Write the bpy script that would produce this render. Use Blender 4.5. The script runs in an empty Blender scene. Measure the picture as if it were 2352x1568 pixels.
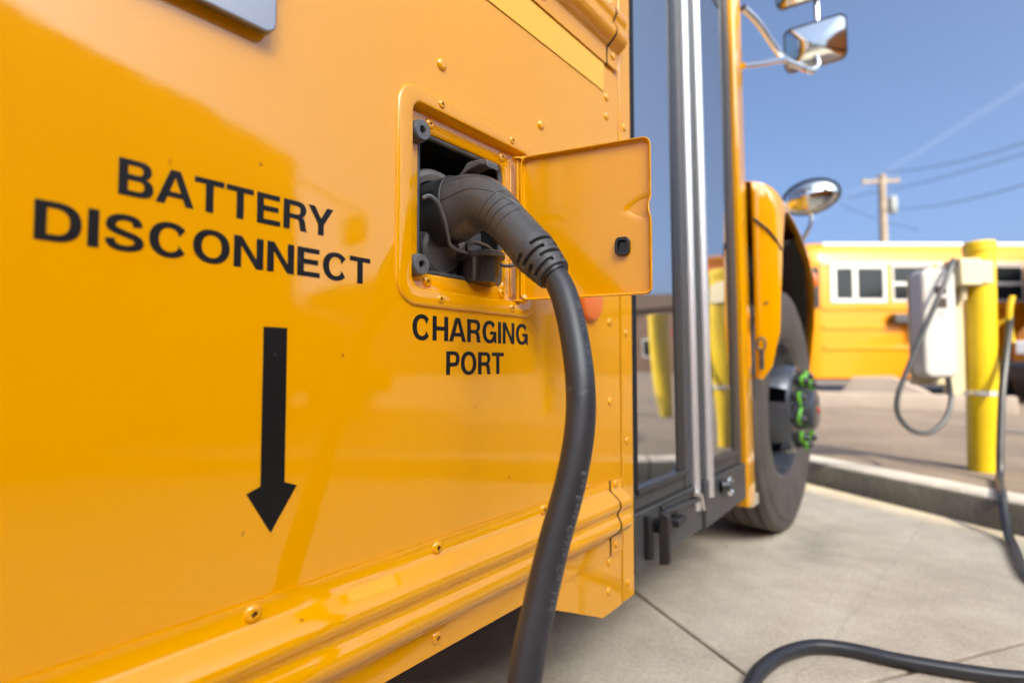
import bpy, bmesh, math, random
from mathutils import Vector, Matrix
R = math.radians
random.seed(7)
scn = bpy.context.scene
COL = scn.collection

# ------------------------------------------------------------------ camera
cd = bpy.data.cameras.new("camera")
cam = bpy.data.objects.new("camera", cd)
COL.objects.link(cam)
cam.location = (0.53, 0.0, 0.706)
cam.rotation_euler = (R(90 + 2.45), 0, R(39.0))
cd.sensor_width = 36.0
cd.lens = 1240.0 / 2352.0 * 36.0
cd.clip_start = 0.01
cd.clip_end = 3000
cd.dof.use_dof = True
cd.dof.focus_distance = 0.735
cd.dof.aperture_fstop = 2.05
cd.dof.aperture_blades = 9
scn.camera = cam

# ------------------------------------------------------------------ sky, sun, exposure
SUN_HEAD, SUN_EL = 117.0, 38.0          # compass heading from +Y towards +X, elevation
world = bpy.data.worlds.new("World")
scn.world = world
world.use_nodes = True
wn = world.node_tree.nodes
bg = wn["Background"]
sky = wn.new("ShaderNodeTexSky")
sky.sky_type = 'NISHITA'
sky.sun_disc = False
sky.sun_elevation = R(SUN_EL)
sky.sun_rotation = R(SUN_HEAD)
sky.altitude = 100
sky.air_density = 0.4
sky.dust_density = 7.0
sky.ozone_density = 8.0
world.node_tree.links.new(sky.outputs[0], bg.inputs[0])
bg.inputs[1].default_value = 0.15
ld = bpy.data.lights.new("sun", 'SUN')
ld.energy = 2.0
ld.angle = R(0.53)
ld.color = (1.0, 0.93, 0.82)
sun = bpy.data.objects.new("sun", ld)
COL.objects.link(sun)
sd = Vector((math.sin(R(SUN_HEAD)) * math.cos(R(SUN_EL)), math.cos(R(SUN_HEAD)) * math.cos(R(SUN_EL)), math.sin(R(SUN_EL))))
sun.rotation_euler = sd.to_track_quat('Z', 'Y').to_euler()
sun.location = (20, -16, 18)
scn.view_settings.view_transform = 'Standard'
scn.view_settings.look = 'None'
scn.view_settings.gamma = 1.0
scn.view_settings.use_curve_mapping = False
scn.view_settings.exposure = 1.78
scn.view_settings.use_white_balance = True      # the photograph is balanced for open shade
scn.view_settings.white_balance_temperature = 7500
scn.view_settings.white_balance_tint = 1

# ------------------------------------------------------------------ materials
def mat(name, base, rough=0.5, metal=0.0, coat=0.0, coat_rough=0.03, coat_ior=1.5, spec=0.5,
        var=0.0, var_scale=3.0, var_col=None, bump=0.0, bump_scale=200.0, bump2=0.0, bump2_scale=3.0,
        specks=0.0, speck_scale=60.0, speck_col=(0.1, 0.05, 0.02), rough_var=0.0, coat_bump=False, alpha=1.0, detail=4.0):
    m = bpy.data.materials.new(name)
    m.use_nodes = True
    nt = m.node_tree
    N, L = nt.nodes, nt.links
    p = N["Principled BSDF"]
    p.inputs["Base Color"].default_value = (*base, 1)
    p.inputs["Roughness"].default_value = rough
    p.inputs["Metallic"].default_value = metal
    p.inputs["Specular IOR Level"].default_value = spec
    p.inputs["Coat Weight"].default_value = coat
    p.inputs["Coat Roughness"].default_value = coat_rough
    p.inputs["Coat IOR"].default_value = coat_ior
    p.inputs["Alpha"].default_value = alpha
    tc = N.new("ShaderNodeTexCoord")
    col = None
    if var > 0:
        n = N.new("ShaderNodeTexNoise")
        n.inputs["Scale"].default_value = var_scale
        n.inputs["Detail"].default_value = detail
        n.inputs["Roughness"].default_value = 0.6
        L.new(tc.outputs["Object"], n.inputs["Vector"])
        cr = N.new("ShaderNodeValToRGB")
        cr.color_ramp.elements[0].position = 0.3
        cr.color_ramp.elements[1].position = 0.7
        c2 = var_col if var_col else tuple(c * (1 - var) for c in base)
        cr.color_ramp.elements[0].color = (*c2, 1)
        cr.color_ramp.elements[1].color = (*base, 1)
        L.new(n.outputs["Fac"], cr.inputs["Fac"])
        col = cr.outputs["Color"]
        if rough_var > 0:
            mr = N.new("ShaderNodeMapRange")
            mr.inputs["To Min"].default_value = rough - rough_var
            mr.inputs["To Max"].default_value = rough + rough_var
            L.new(n.outputs["Fac"], mr.inputs["Value"])
            L.new(mr.outputs["Result"], p.inputs["Roughness"])
    if specks > 0:
        v = N.new("ShaderNodeTexNoise")
        v.inputs["Scale"].default_value = speck_scale
        v.inputs["Detail"].default_value = 2.0
        L.new(tc.outputs["Object"], v.inputs["Vector"])
        mr = N.new("ShaderNodeMapRange")
        mr.inputs["From Min"].default_value = 1 - specks
        mr.inputs["From Max"].default_value = 1 - specks + 0.03
        L.new(v.outputs["Fac"], mr.inputs["Value"])
        mx = N.new("ShaderNodeMixRGB")
        L.new(mr.outputs["Result"], mx.inputs["Fac"])
        if col: L.new(col, mx.inputs["Color1"])
        else: mx.inputs["Color1"].default_value = (*base, 1)
        mx.inputs["Color2"].default_value = (*speck_col, 1)
        col = mx.outputs["Color"]
    if col: L.new(col, p.inputs["Base Color"])
    last = None
    for st, sc in ((bump2, bump2_scale), (bump, bump_scale)):
        if st > 0:
            n = N.new("ShaderNodeTexNoise")
            n.inputs["Scale"].default_value = sc
            n.inputs["Detail"].default_value = 3.0
            L.new(tc.outputs["Object"], n.inputs["Vector"])
            b = N.new("ShaderNodeBump")
            b.inputs["Strength"].default_value = st
            b.inputs["Distance"].default_value = 1.0 / sc
            L.new(n.outputs["Fac"], b.inputs["Height"])
            if last: L.new(last, b.inputs["Normal"])
            last = b.outputs["Normal"]
    if coat > 0 and specks > 0:                       # thin uneven dust film dulls the clear coat here and there
        nd = N.new("ShaderNodeTexNoise"); nd.inputs["Scale"].default_value = 4.5; nd.inputs["Detail"].default_value = 8; nd.inputs["Roughness"].default_value = 0.7
        L.new(tc.outputs["Object"], nd.inputs["Vector"])
        mr = N.new("ShaderNodeMapRange"); mr.inputs["From Min"].default_value = 0.45; mr.inputs["From Max"].default_value = 0.75
        mr.inputs["To Min"].default_value = coat_rough; mr.inputs["To Max"].default_value = coat_rough + 0.09
        L.new(nd.outputs["Fac"], mr.inputs["Value"]); L.new(mr.outputs["Result"], p.inputs["Coat Roughness"])
    if last:
        L.new(last, p.inputs["Normal"])
        if coat > 0: L.new(last, p.inputs["Coat Normal"])
    return m

YEL = (0.82, 0.345, 0.002)
M = {}
M['paint'] = mat("bus_yellow_paint", YEL, 0.5, coat=1.0, coat_rough=0.012, coat_ior=1.74, spec=0.06, var=0.05, var_scale=1.7,
                 bump=0.009, bump_scale=330, bump2=0.005, bump2_scale=6, specks=0.238, speck_scale=38, speck_col=(0.42, 0.13, 0.01))
M['paint_orange_peel'] = mat("bus_yellow_flap_paint", YEL, 0.42, coat=0.8, coat_rough=0.06, coat_ior=1.6, spec=0.1, var=0.06, var_scale=8, bump=0.03, bump_scale=230)
M['tape'] = mat("reflective_yellow_tape", (0.86, 0.47, 0.02), 0.35, coat=0.6, coat_rough=0.08, bump=0.03, bump_scale=900)
M['decal'] = mat("black_vinyl", (0.007, 0.0065, 0.0065), 0.36, spec=0.35, var=0.25, var_scale=60, bump=0.04, bump_scale=700, specks=0.30, speck_scale=90, speck_col=(0.04, 0.035, 0.035))
M['blackmetal'] = mat("black_powder_coat", (0.025, 0.025, 0.027), 0.42, coat=0.3, coat_rough=0.2, bump=0.03, bump_scale=500)
M['doorblack'] = mat("door_charcoal_paint", (0.062, 0.060, 0.059), 0.45, spec=0.35, coat=0.08, coat_rough=0.2, bump=0.03, bump_scale=600)
M['boxblack'] = mat("port_box_black", (0.011, 0.010, 0.009), 0.4, var=0.5, var_scale=30, bump=0.1, bump_scale=120, specks=0.36, speck_scale=70, speck_col=(0.07, 0.05, 0.035))
M['rubber'] = mat("black_rubber", (0.022, 0.021, 0.021), 0.42, var=0.3, var_scale=50, bump=0.04, bump_scale=500)
M['plug'] = mat("connector_plastic", (0.072, 0.070, 0.069), 0.34, var=0.3, var_scale=25, bump=0.12, bump_scale=700, specks=0.295, speck_scale=75, speck_col=(0.17, 0.157, 0.15))
M['noseplastic'] = mat("nose_dark_plastic", (0.030, 0.029, 0.029), 0.33, var=0.3, var_scale=30, bump=0.06, bump_scale=800)
M['matteblack'] = mat("matte_black_rubber", (0.016, 0.016, 0.018), 0.75, spec=0.2)
M['levergrey'] = mat("lever_grey_plastic", (0.10, 0.098, 0.096), 0.45, bump=0.05, bump_scale=800)
M['plugdark'] = mat("connector_dark_plastic", (0.012, 0.012, 0.012), 0.35)
M['relief'] = mat("strain_relief_rubber", (0.055, 0.053, 0.054), 0.5, bump=0.05, bump_scale=800)
M['cable'] = mat("cable_sheath", (0.034, 0.033, 0.037), 0.38, var=0.35, var_scale=18, bump=0.03, bump_scale=300, specks=0.31, speck_scale=48, speck_col=(0.075, 0.073, 0.075))
M['print'] = mat("cable_print", (0.15, 0.15, 0.155), 0.6)
M['capplastic'] = mat("dust_cap_plastic", (0.032, 0.026, 0.022), 0.16, var=0.3, var_scale=40)
M['greyplastic'] = mat("grey_plastic", (0.24, 0.235, 0.225), 0.4, var=0.2, var_scale=30)
M['seal'] = mat("worn_edge_seal", (0.09, 0.09, 0.094), 0.4, var=0.5, var_scale=40)
M['bumper'] = mat("grey_rubber", (0.12, 0.123, 0.13), 0.38, var=0.2, var_scale=60)
M['recess'] = mat("recess_shade", (0.16, 0.06, 0.01), 0.6)  # brown paint standing in for the shade inside the screw recesses
M['chrome'] = mat("chrome", (0.75, 0.74, 0.73), 0.14, metal=1.0)
M['alu'] = mat("brushed_aluminium", (0.88, 0.87, 0.86), 0.48, metal=1.0, bump=0.02, bump_scale=300)
M['plate'] = mat("grey_metal_plate", (0.36, 0.36, 0.38), 0.32, metal=1.0, bump=0.01, bump_scale=60)
M['redlens'] = mat("orange_red_reflector", (0.88, 0.19, 0.025), 0.3, coat=0.4, bump=0.4, bump_scale=330)
M['tyre'] = mat("tyre_rubber", (0.105, 0.083, 0.068), 0.65, var=0.35, var_scale=9, bump=0.08, bump_scale=150)
M['rim'] = mat("painted_steel_rim", (0.055, 0.06, 0.07), 0.25, coat=0.6, coat_rough=0.1, var=0.3, var_scale=14)
M['green'] = mat("lime_green_plastic", (0.17, 0.58, 0.05), 0.45, var=0.2, var_scale=30)
M['red'] = mat("red_plastic", (0.55, 0.02, 0.02), 0.4)
M['dark'] = mat("dark_void", (0.012, 0.011, 0.010), 0.8)
M['archliner'] = mat("wheel_arch_liner", (0.02, 0.017, 0.015), 0.7, bump=0.2, bump_scale=40)
M['interior'] = mat("bus_interior_grey", (0.06, 0.06, 0.065), 0.7)
M['bollard'] = mat("bollard_yellow_paint", (0.66, 0.44, 0.006), 0.45, coat=0.3, coat_rough=0.15, var=0.18, var_scale=5, bump=0.05, bump_scale=90, specks=0.27, speck_scale=16, speck_col=(0.34, 0.23, 0.03))
M['beige'] = mat("beige_enclosure", (0.50, 0.42, 0.28), 0.5, var=0.1, var_scale=5)
M['white'] = mat("white_charger_plastic", (0.42, 0.40, 0.395), 0.32, coat=0.3, coat_rough=0.1, var=0.04, var_scale=4)
M['whitepaint'] = mat("white_bus_paint", (0.80, 0.79, 0.77), 0.35, coat=0.4)
M['framewhite'] = mat("white_window_frame", (0.50, 0.47, 0.44), 0.4, coat=0.2)
M['louvre'] = mat("charger_louvre", (0.09, 0.055, 0.045), 0.5)
M['greycable'] = mat("grey_cable_sheath", (0.05, 0.05, 0.056), 0.4)
M['wood'] = mat("weathered_pole_wood", (0.33, 0.25, 0.18), 0.85, var=0.35, var_scale=4, bump=0.4, bump_scale=30)
M['transformer'] = mat("transformer_grey", (0.25, 0.26, 0.25), 0.5)
M['concrete_wall'] = mat("precast_concrete", (0.30, 0.235, 0.19), 0.8, var=0.2, var_scale=3, bump=0.2, bump_scale=60)
M['brick'] = mat("brown_brick_wall", (0.16, 0.085, 0.055), 0.85, var=0.3, var_scale=1.2, bump=0.3, bump_scale=12)
M['roofbrown'] = mat("brown_roof", (0.10, 0.055, 0.035), 0.8, var=0.3, var_scale=2)
M['window_dark'] = mat("dark_window_glass", (0.012, 0.014, 0.016), 0.08, spec=0.22)
M['headlight'] = mat("headlight_lens", (0.75, 0.75, 0.75), 0.1, coat=1.0)
M['grille'] = mat("grille_mesh", (0.02, 0.02, 0.022), 0.4)
M['busyel_far'] = mat("bus_yellow_far", (0.58, 0.19, 0.004), 0.5, spec=0.15, coat=0.45, coat_rough=0.12, coat_ior=1.5, var=0.08, var_scale=0.8)
M['mirror'] = mat("mirror_glass", (0.62, 0.66, 0.68), 0.02, metal=1.0)
M['contrail'] = mat("thin_vapour", (0.9, 0.9, 0.92), 1.0, alpha=0.016)

def glass_mat():
    m = bpy.data.materials.new("tinted_door_glass")
    m.use_nodes = True
    nt = m.node_tree; N, L = nt.nodes, nt.links
    N.remove(N["Principled BSDF"])
    g = N.new("ShaderNodeBsdfGlossy"); g.inputs["Roughness"].default_value = 0.0
    g.inputs["Color"].default_value = (0.95, 0.97, 1, 1)
    t = N.new("ShaderNodeBsdfTransparent"); t.inputs["Color"].default_value = (0.32, 0.36, 0.37, 1)
    f = N.new("ShaderNodeFresnel"); f.inputs["IOR"].default_value = 12.0
    tc = N.new("ShaderNodeTexCoord")
    n = N.new("ShaderNodeTexNoise"); n.inputs["Scale"].default_value = 2.2; n.inputs["Detail"].default_value = 1
    b = N.new("ShaderNodeBump"); b.inputs["Strength"].default_value = 0.012; b.inputs["Distance"].default_value = 0.3
    L.new(tc.outputs["Object"], n.inputs["Vector"]); L.new(n.outputs["Fac"], b.inputs["Height"]); L.new(b.outputs["Normal"], g.inputs["Normal"])
    mx = N.new("ShaderNodeMixShader")
    L.new(f.outputs[0], mx.inputs[0]); L.new(t.outputs[0], mx.inputs[1]); L.new(g.outputs[0], mx.inputs[2])
    df = N.new("ShaderNodeBsdfDiffuse"); df.inputs["Color"].default_value = (0.55, 0.53, 0.50, 1)
    nd = N.new("ShaderNodeTexNoise"); nd.inputs["Scale"].default_value = 5.0; nd.inputs["Detail"].default_value = 5
    md_ = N.new("ShaderNodeMapRange"); md_.inputs["To Min"].default_value = 0.01; md_.inputs["To Max"].default_value = 0.06
    L.new(tc.outputs["Object"], nd.inputs["Vector"]); L.new(nd.outputs["Fac"], md_.inputs["Value"])
    mx2 = N.new("ShaderNodeMixShader"); L.new(md_.outputs["Result"], mx2.inputs[0]); L.new(mx.outputs[0], mx2.inputs[1]); L.new(df.outputs[0], mx2.inputs[2])
    L.new(mx2.outputs[0], N["Material Output"].inputs["Surface"])
    return m
M['glass'] = glass_mat()

def concrete_mat(name, base, dark, crack=False, fine=90.0):
    m = bpy.data.materials.new(name)
    m.use_nodes = True
    nt = m.node_tree; N, L = nt.nodes, nt.links
    p = N["Principled BSDF"]
    p.inputs["Roughness"].default_value = 0.75
    g = N.new("ShaderNodeNewGeometry")
    def noise(sc, det, ro=0.6):
        n = N.new("ShaderNodeTexNoise"); n.inputs["Scale"].default_value = sc
        n.inputs["Detail"].default_value = det; n.inputs["Roughness"].default_value = ro
        L.new(g.outputs["Position"], n.inputs["Vector"]); return n
    n1, n2, n3 = noise(1.6, 6), noise(9, 6), noise(fine, 3)
    cr = N.new("ShaderNodeValToRGB")
    cr.color_ramp.elements[0].position = 0.32; cr.color_ramp.elements[0].color = (*dark, 1)
    cr.color_ramp.elements[1].position = 0.66; cr.color_ramp.elements[1].color = (*base, 1)
    L.new(n1.outputs["Fac"], cr.inputs["Fac"])
    mx = N.new("ShaderNodeMixRGB"); mx.blend_type = 'OVERLAY'; mx.inputs["Fac"].default_value = 0.32
    L.new(cr.outputs["Color"], mx.inputs["Color1"]); L.new(n2.outputs["Fac"], mx.inputs["Color2"])
    mx2 = N.new("ShaderNodeMixRGB"); mx2.blend_type = 'OVERLAY'; mx2.inputs["Fac"].default_value = 0.4
    L.new(mx.outputs["Color"], mx2.inputs["Color1"]); L.new(n3.outputs["Fac"], mx2.inputs["Color2"])
    out = mx2.outputs["Color"]
    # pits and oil spots with their own shape
    v = noise(14, 1.5)
    mr = N.new("ShaderNodeMapRange"); mr.inputs["From Min"].default_value = 0.735; mr.inputs["From Max"].default_value = 0.78
    mr.inputs["To Max"].default_value = 0.6
    L.new(v.outputs["Fac"], mr.inputs["Value"])
    mx3 = N.new("ShaderNodeMixRGB"); L.new(mr.outputs["Result"], mx3.inputs["Fac"])
    L.new(out, mx3.inputs["Color1"]); mx3.inputs["Color2"].default_value = (0.09, 0.07, 0.055, 1)
    out = mx3.outputs["Color"]
    if crack:
        sx = N.new("ShaderNodeSeparateXYZ"); L.new(g.outputs["Position"], sx.inputs[0])
        nc = noise(4.0, 5, 0.65)
        # hairline crack running from (0.36,2.5) to (0.30,1.6)
        ma = N.new("ShaderNodeMath"); ma.operation = 'MULTIPLY_ADD'; ma.inputs[1].default_value = -0.10; ma.inputs[2].default_value = -0.115
        L.new(sx.outputs["Y"], ma.inputs[0])
        ad = N.new("ShaderNodeMath"); ad.operation = 'ADD'; L.new(sx.outputs["X"], ad.inputs[0]); L.new(ma.outputs[0], ad.inputs[1])
        mb = N.new("ShaderNodeMath"); mb.operation = 'MULTIPLY_ADD'; mb.inputs[1].default_value = 0.10; mb.inputs[2].default_value = -0.05
        L.new(nc.outputs["Fac"], mb.inputs[0])
        ac = N.new("ShaderNodeMath"); ac.operation = 'ADD'; L.new(ad.outputs[0], ac.inputs[0]); L.new(mb.outputs[0], ac.inputs[1])
        ab = N.new("ShaderNodeMath"); ab.operation = 'ABSOLUTE'; L.new(ac.outputs[0], ab.inputs[0])
        mk = N.new("ShaderNodeMapRange"); mk.inputs["From Min"].default_value = 0.001; mk.inputs["From Max"].default_value = 0.006
        mk.inputs["To Min"].default_value = 0.17; mk.inputs["To Max"].default_value = 0.0
        L.new(ab.outputs[0], mk.inputs["Value"])
        mx4 = N.new("ShaderNodeMixRGB"); L.new(mk.outputs["Result"], mx4.inputs["Fac"])
        L.new(out, mx4.inputs["Color1"]); mx4.inputs["Color2"].default_value = (0.13, 0.10, 0.08, 1)
        out = mx4.outputs["Color"]
    if crack:
        mp = N.new("ShaderNodeMapping"); mp.inputs["Location"].default_value = (-0.10, -2.42, 0); mp.vector_type = 'POINT'
        L.new(g.outputs["Position"], mp.inputs["Vector"])
        sc2 = N.new("ShaderNodeVectorMath"); sc2.operation = 'MULTIPLY'; sc2.inputs[1].default_value = (7.0, 2.6, 0.0); L.new(mp.outputs["Vector"], sc2.inputs[0])
        ln = N.new("ShaderNodeVectorMath"); ln.operation = 'LENGTH'; L.new(sc2.outputs["Vector"], ln.inputs[0])
        nz = noise(11, 4, 0.7)
        su_ = N.new("ShaderNodeMath"); su_.operation = 'MULTIPLY_ADD'; su_.inputs[1].default_value = 1.5; L.new(nz.outputs["Fac"], su_.inputs[0]); L.new(ln.outputs["Value"], su_.inputs[2])
        mq = N.new("ShaderNodeMapRange"); mq.inputs["From Min"].default_value = 0.7; mq.inputs["From Max"].default_value = 1.7; mq.inputs["To Min"].default_value = 0.5; mq.inputs["To Max"].default_value = 0.0
        L.new(su_.outputs[0], mq.inputs["Value"])
        mx5 = N.new("ShaderNodeMixRGB"); L.new(mq.outputs["Result"], mx5.inputs["Fac"]); L.new(out, mx5.inputs["Color1"]); mx5.inputs["Color2"].default_value = (0.12, 0.105, 0.09, 1)
        out = mx5.outputs["Color"]
    L.new(out, p.inputs["Base Color"])
    b = N.new("ShaderNodeBump"); b.inputs["Strength"].default_value = 0.25; b.inputs["Distance"].default_value = 0.004
    L.new(n3.outputs["Fac"], b.inputs["Height"]); L.new(b.outputs["Normal"], p.inputs["Normal"])
    return m
M['concrete'] = concrete_mat("slab_concrete", (0.64, 0.535, 0.40), (0.49, 0.395, 0.29), crack=True)
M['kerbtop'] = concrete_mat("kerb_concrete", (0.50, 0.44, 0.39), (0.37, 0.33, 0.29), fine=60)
M['asphalt'] = concrete_mat("worn_asphalt", (0.205, 0.152, 0.112), (0.135, 0.10, 0.076), fine=45)
M['kerbface'] = concrete_mat("grimy_shaded_kerb_face", (0.17, 0.155, 0.125), (0.09, 0.083, 0.068), fine=40)  # darker than the top: mostly shade put into the colour, some grime
M['dirt'] = mat("joint_dirt", (0.10, 0.085, 0.07), 0.9, var=0.3, var_scale=20)

# ------------------------------------------------------------------ mesh helpers
class MB:
    def __init__(s): s.v = []; s.f = []
    def add(s, vs, fs):
        o = len(s.v); s.v += [tuple(q) for q in vs]; s.f += [tuple(i + o for i in f) for f in fs]; return s
    def box(s, a, b):
        x0, y0, z0 = a; x1, y1, z1 = b
        return s.add([(x0,y0,z0),(x1,y0,z0),(x1,y1,z0),(x0,y1,z0),(x0,y0,z1),(x1,y0,z1),(x1,y1,z1),(x0,y1,z1)],
                     [(0,3,2,1),(4,5,6,7),(0,1,5,4),(1,2,6,5),(2,3,7,6),(3,0,4,7)])
    def loft(s, secs, closed=True, cap0=True, cap1=True):
        n = len(secs[0]); vs = [p for sec in secs for p in sec]; fs = []
        for i in range(len(secs) - 1):
            for j in range(n if closed else n - 1):
                k = (j + 1) % n
                fs.append((i*n+j, i*n+k, (i+1)*n+k, (i+1)*n+j))
        if closed and cap0: fs.append(tuple(range(n - 1, -1, -1)))
        if closed and cap1: fs.append(tuple(range((len(secs)-1)*n, len(secs)*n)))
        return s.add(vs, fs)
    def tube(s, path, rad, n=12, cap=True):
        path = [Vector(p) for p in path]
        rads = rad if isinstance(rad, (list, tuple)) else [rad] * len(path)
        secs = []; up = None
        for i, p in enumerate(path):
            t = (path[min(i+1, len(path)-1)] - path[max(i-1, 0)]).normalized()
            if up is None:
                up = Vector((0, 0, 1)) if abs(t.z) < 0.9 else Vector((1, 0, 0))
            up = (up - t * up.dot(t)).normalized()
            sd_ = t.cross(up)
            secs.append([p + (up * math.cos(2*math.pi*k/n) + sd_ * math.sin(2*math.pi*k/n)) * rads[i] for k in range(n)])
        return s.loft(secs, True, cap, cap)
    def lathe(s, prof, axis='x', o=(0,0,0), n=32, skip=None):
        o = Vector(o); vs = []; fs = []
        for a, r in prof:
            for k in range(n):
                c, q = math.cos(2*math.pi*k/n)*r, math.sin(2*math.pi*k/n)*r
                vs.append(o + (Vector((a, c, q)) if axis == 'x' else Vector((c, a, q)) if axis == 'y' else Vector((c, q, a))))
        for i in range(len(prof) - 1):
            for k in range(n):
                if skip and skip(i, k): continue
                j = (k + 1) % n
                fs.append((i*n+k, i*n+j, (i+1)*n+j, (i+1)*n+k))
        return s.add(vs, fs)
    def prism_yz(s, poly, x0, x1):
        n = len(poly)
        vs = [(x0, p[0], p[1]) for p in poly] + [(x1, p[0], p[1]) for p in poly]
        fs = [tuple(range(n-1, -1, -1)), tuple(range(n, 2*n))] + [(i, (i+1) % n, n + (i+1) % n, n + i) for i in range(n)]
        return s.add(vs, fs)
    def mesh(s, name, angle=35):
        me = bpy.data.meshes.new(name)
        me.from_pydata(s.v, [], s.f)
        bm = bmesh.new(); bm.from_mesh(me)
        bmesh.ops.remove_doubles(bm, verts=bm.verts, dist=1e-6)
        bmesh.ops.recalc_face_normals(bm, faces=bm.faces)
        bm.to_mesh(me); bm.free()
        me.polygons.foreach_set("use_smooth", [True] * len(me.polygons))
        me.set_sharp_from_angle(angle=R(angle))
        return me
    def build(s, name, m, parent=None, angle=35, bevel=0, seg=2, loc=None, rot=None):
        return obj(name, s.mesh(name, angle), m, parent, bevel, seg, loc, rot)

def obj(name, me, m, parent=None, bevel=0, seg=2, loc=None, rot=None):
    o = bpy.data.objects.new(name, me)
    COL.objects.link(o)
    if m is not None and len(me.materials) == 0: me.materials.append(M[m])
    if parent: o.parent = parent
    if loc: o.location = loc
    if rot: o.rotation_euler = rot
    if bevel:
        b = o.modifiers.new("bevel", 'BEVEL'); b.width = bevel; b.segments = seg; b.limit_method = 'ANGLE'; b.angle_limit = R(40)
        b.harden_normals = False
    return o
def tag(o, label, cat, group=None):
    o["label"] = label; o["category"] = cat
    if group: o["group"] = group
    return o
def empty(name, loc=(0,0,0), rz=0.0):
    o = bpy.data.objects.new(name, None); COL.objects.link(o)
    o.empty_display_size = 0.1; o.location = loc; o.rotation_euler = (0, 0, rz); return o
def structure(o): o["kind"] = "structure"; return o
def copy_tree(o, parent=None):
    c = o.copy(); COL.objects.link(c); c.parent = parent
    for ch in list(o.children): copy_tree(ch, c)
    return c
def rrect(y0, y1, z0, z1, r, n=8):
    pts = []
    for cy, cz, a0 in ((y1-r, z1-r, 0), (y0+r, z1-r, 90), (y0+r, z0+r, 180), (y1-r, z0+r, 270)):
        for k in range(n + 1):
            a = R(a0 + 90.0*k/n); pts.append((cy + r*math.cos(a), cz + r*math.sin(a)))
    return pts
def catmull(pts, per=10):
    P = [Vector(p) for p in pts]; P = [P[0]*2-P[1]] + P + [P[-1]*2-P[-2]]
    out = []
    for i in range(1, len(P) - 2):
        for k in range(per):
            t = k/per
            a, b, c, d = P[i-1], P[i], P[i+1], P[i+2]
            out.append(0.5*((2*b)+(c-a)*t+(2*a-5*b+4*c-d)*t*t+(3*b-a-3*c+d)*t**3))
    out.append(P[-2]); return out
def curve_mesh(name, contours, extrude=0.0002):
    cu = bpy.data.curves.new(name, 'CURVE'); cu.dimensions = '2D'; cu.fill_mode = 'BOTH'; cu.extrude = extrude
    for c in contours:
        sp = cu.splines.new('POLY'); sp.points.add(len(c) - 1)
        for i, (x, y) in enumerate(c): sp.points[i].co = (x, y, 0, 1)
        sp.use_cyclic_u = True
    o = bpy.data.objects.new(name, cu); COL.objects.link(o)
    dg = bpy.context.evaluated_depsgraph_get()
    me = bpy.data.meshes.new_from_object(o.evaluated_get(dg))
    bpy.data.objects.remove(o); bpy.data.curves.remove(cu)
    return me

# ------------------------------------------------------------------ the setting: pavement, kerb, lot
E1 = Vector((0.846, -0.534, 0)); E2 = Vector((0.534, 0.846, 0))       # along and across the kerb
def ep(a, b, z): v = E1*a + E2*b; return (v.x, v.y, z)
structure(MB().add([(-900,-900,-0.09),(900,-900,-0.09),(900,900,-0.09),(-900,900,-0.09)], [(0,1,2,3)]).build("ground", 'asphalt'))
pav = structure(MB().add([ep(-15,-13,-0.03), ep(17,-13,-0.03), ep(17,3.02,-0.03), ep(-15,3.02,-0.03)], [(0,1,2,3)]).build("concrete_pavement", 'dirt'))
g = 0.006
for i in range(-5, 6):
    for j in range(0, 9):
        a0, a1 = -0.464 + 3.0*(i-1) + g, -0.464 + 3.0*i - g
        b1 = (3.0 if j == 0 else 1.195 - 1.8*(j-1)) - (0 if j == 0 else g); b0 = 1.195 - 1.8*j + g
        sb = MB()
        vs = [ep(a0,b0,0), ep(a1,b0,0), ep(a1,b1,0), ep(a0,b1,0), ep(a0,b0,-0.04), ep(a1,b0,-0.04), ep(a1,b1,-0.04), ep(a0,b1,-0.04)]
        sb.add(vs, [(0,1,2,3),(4,7,6,5),(0,4,5,1),(1,5,6,2),(2,6,7,3),(3,7,4,0)])
        sb.build("slab", 'concrete', pav, bevel=0.004 if -2 < i < 3 and j < 3 else 0, seg=2)
kb = structure(MB().add([ep(-40,3.001,-0.05), ep(40,3.001,-0.05), ep(40,3.001,-0.04), ep(-40,3.001,-0.04)], [(0,1,2,3)]).build("kerb", 'kerbtop'))
for i in range(-6, 7):
    a0, a1 = -0.9 + 3.0*i + 0.004, -0.9 + 3.0*(i+1) - 0.004
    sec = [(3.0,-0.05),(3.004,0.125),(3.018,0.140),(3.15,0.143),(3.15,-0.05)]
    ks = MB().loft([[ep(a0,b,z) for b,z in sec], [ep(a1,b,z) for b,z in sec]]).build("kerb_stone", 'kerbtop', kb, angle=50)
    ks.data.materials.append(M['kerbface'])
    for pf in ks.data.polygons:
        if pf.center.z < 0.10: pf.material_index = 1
structure(MB().add([ep(-200,3.15,0.136), ep(200,3.15,0.136), ep(200,400,0.136), ep(-200,400,0.136)], [(0,1,2,3)]).build("asphalt_lot", 'asphalt'))
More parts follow.
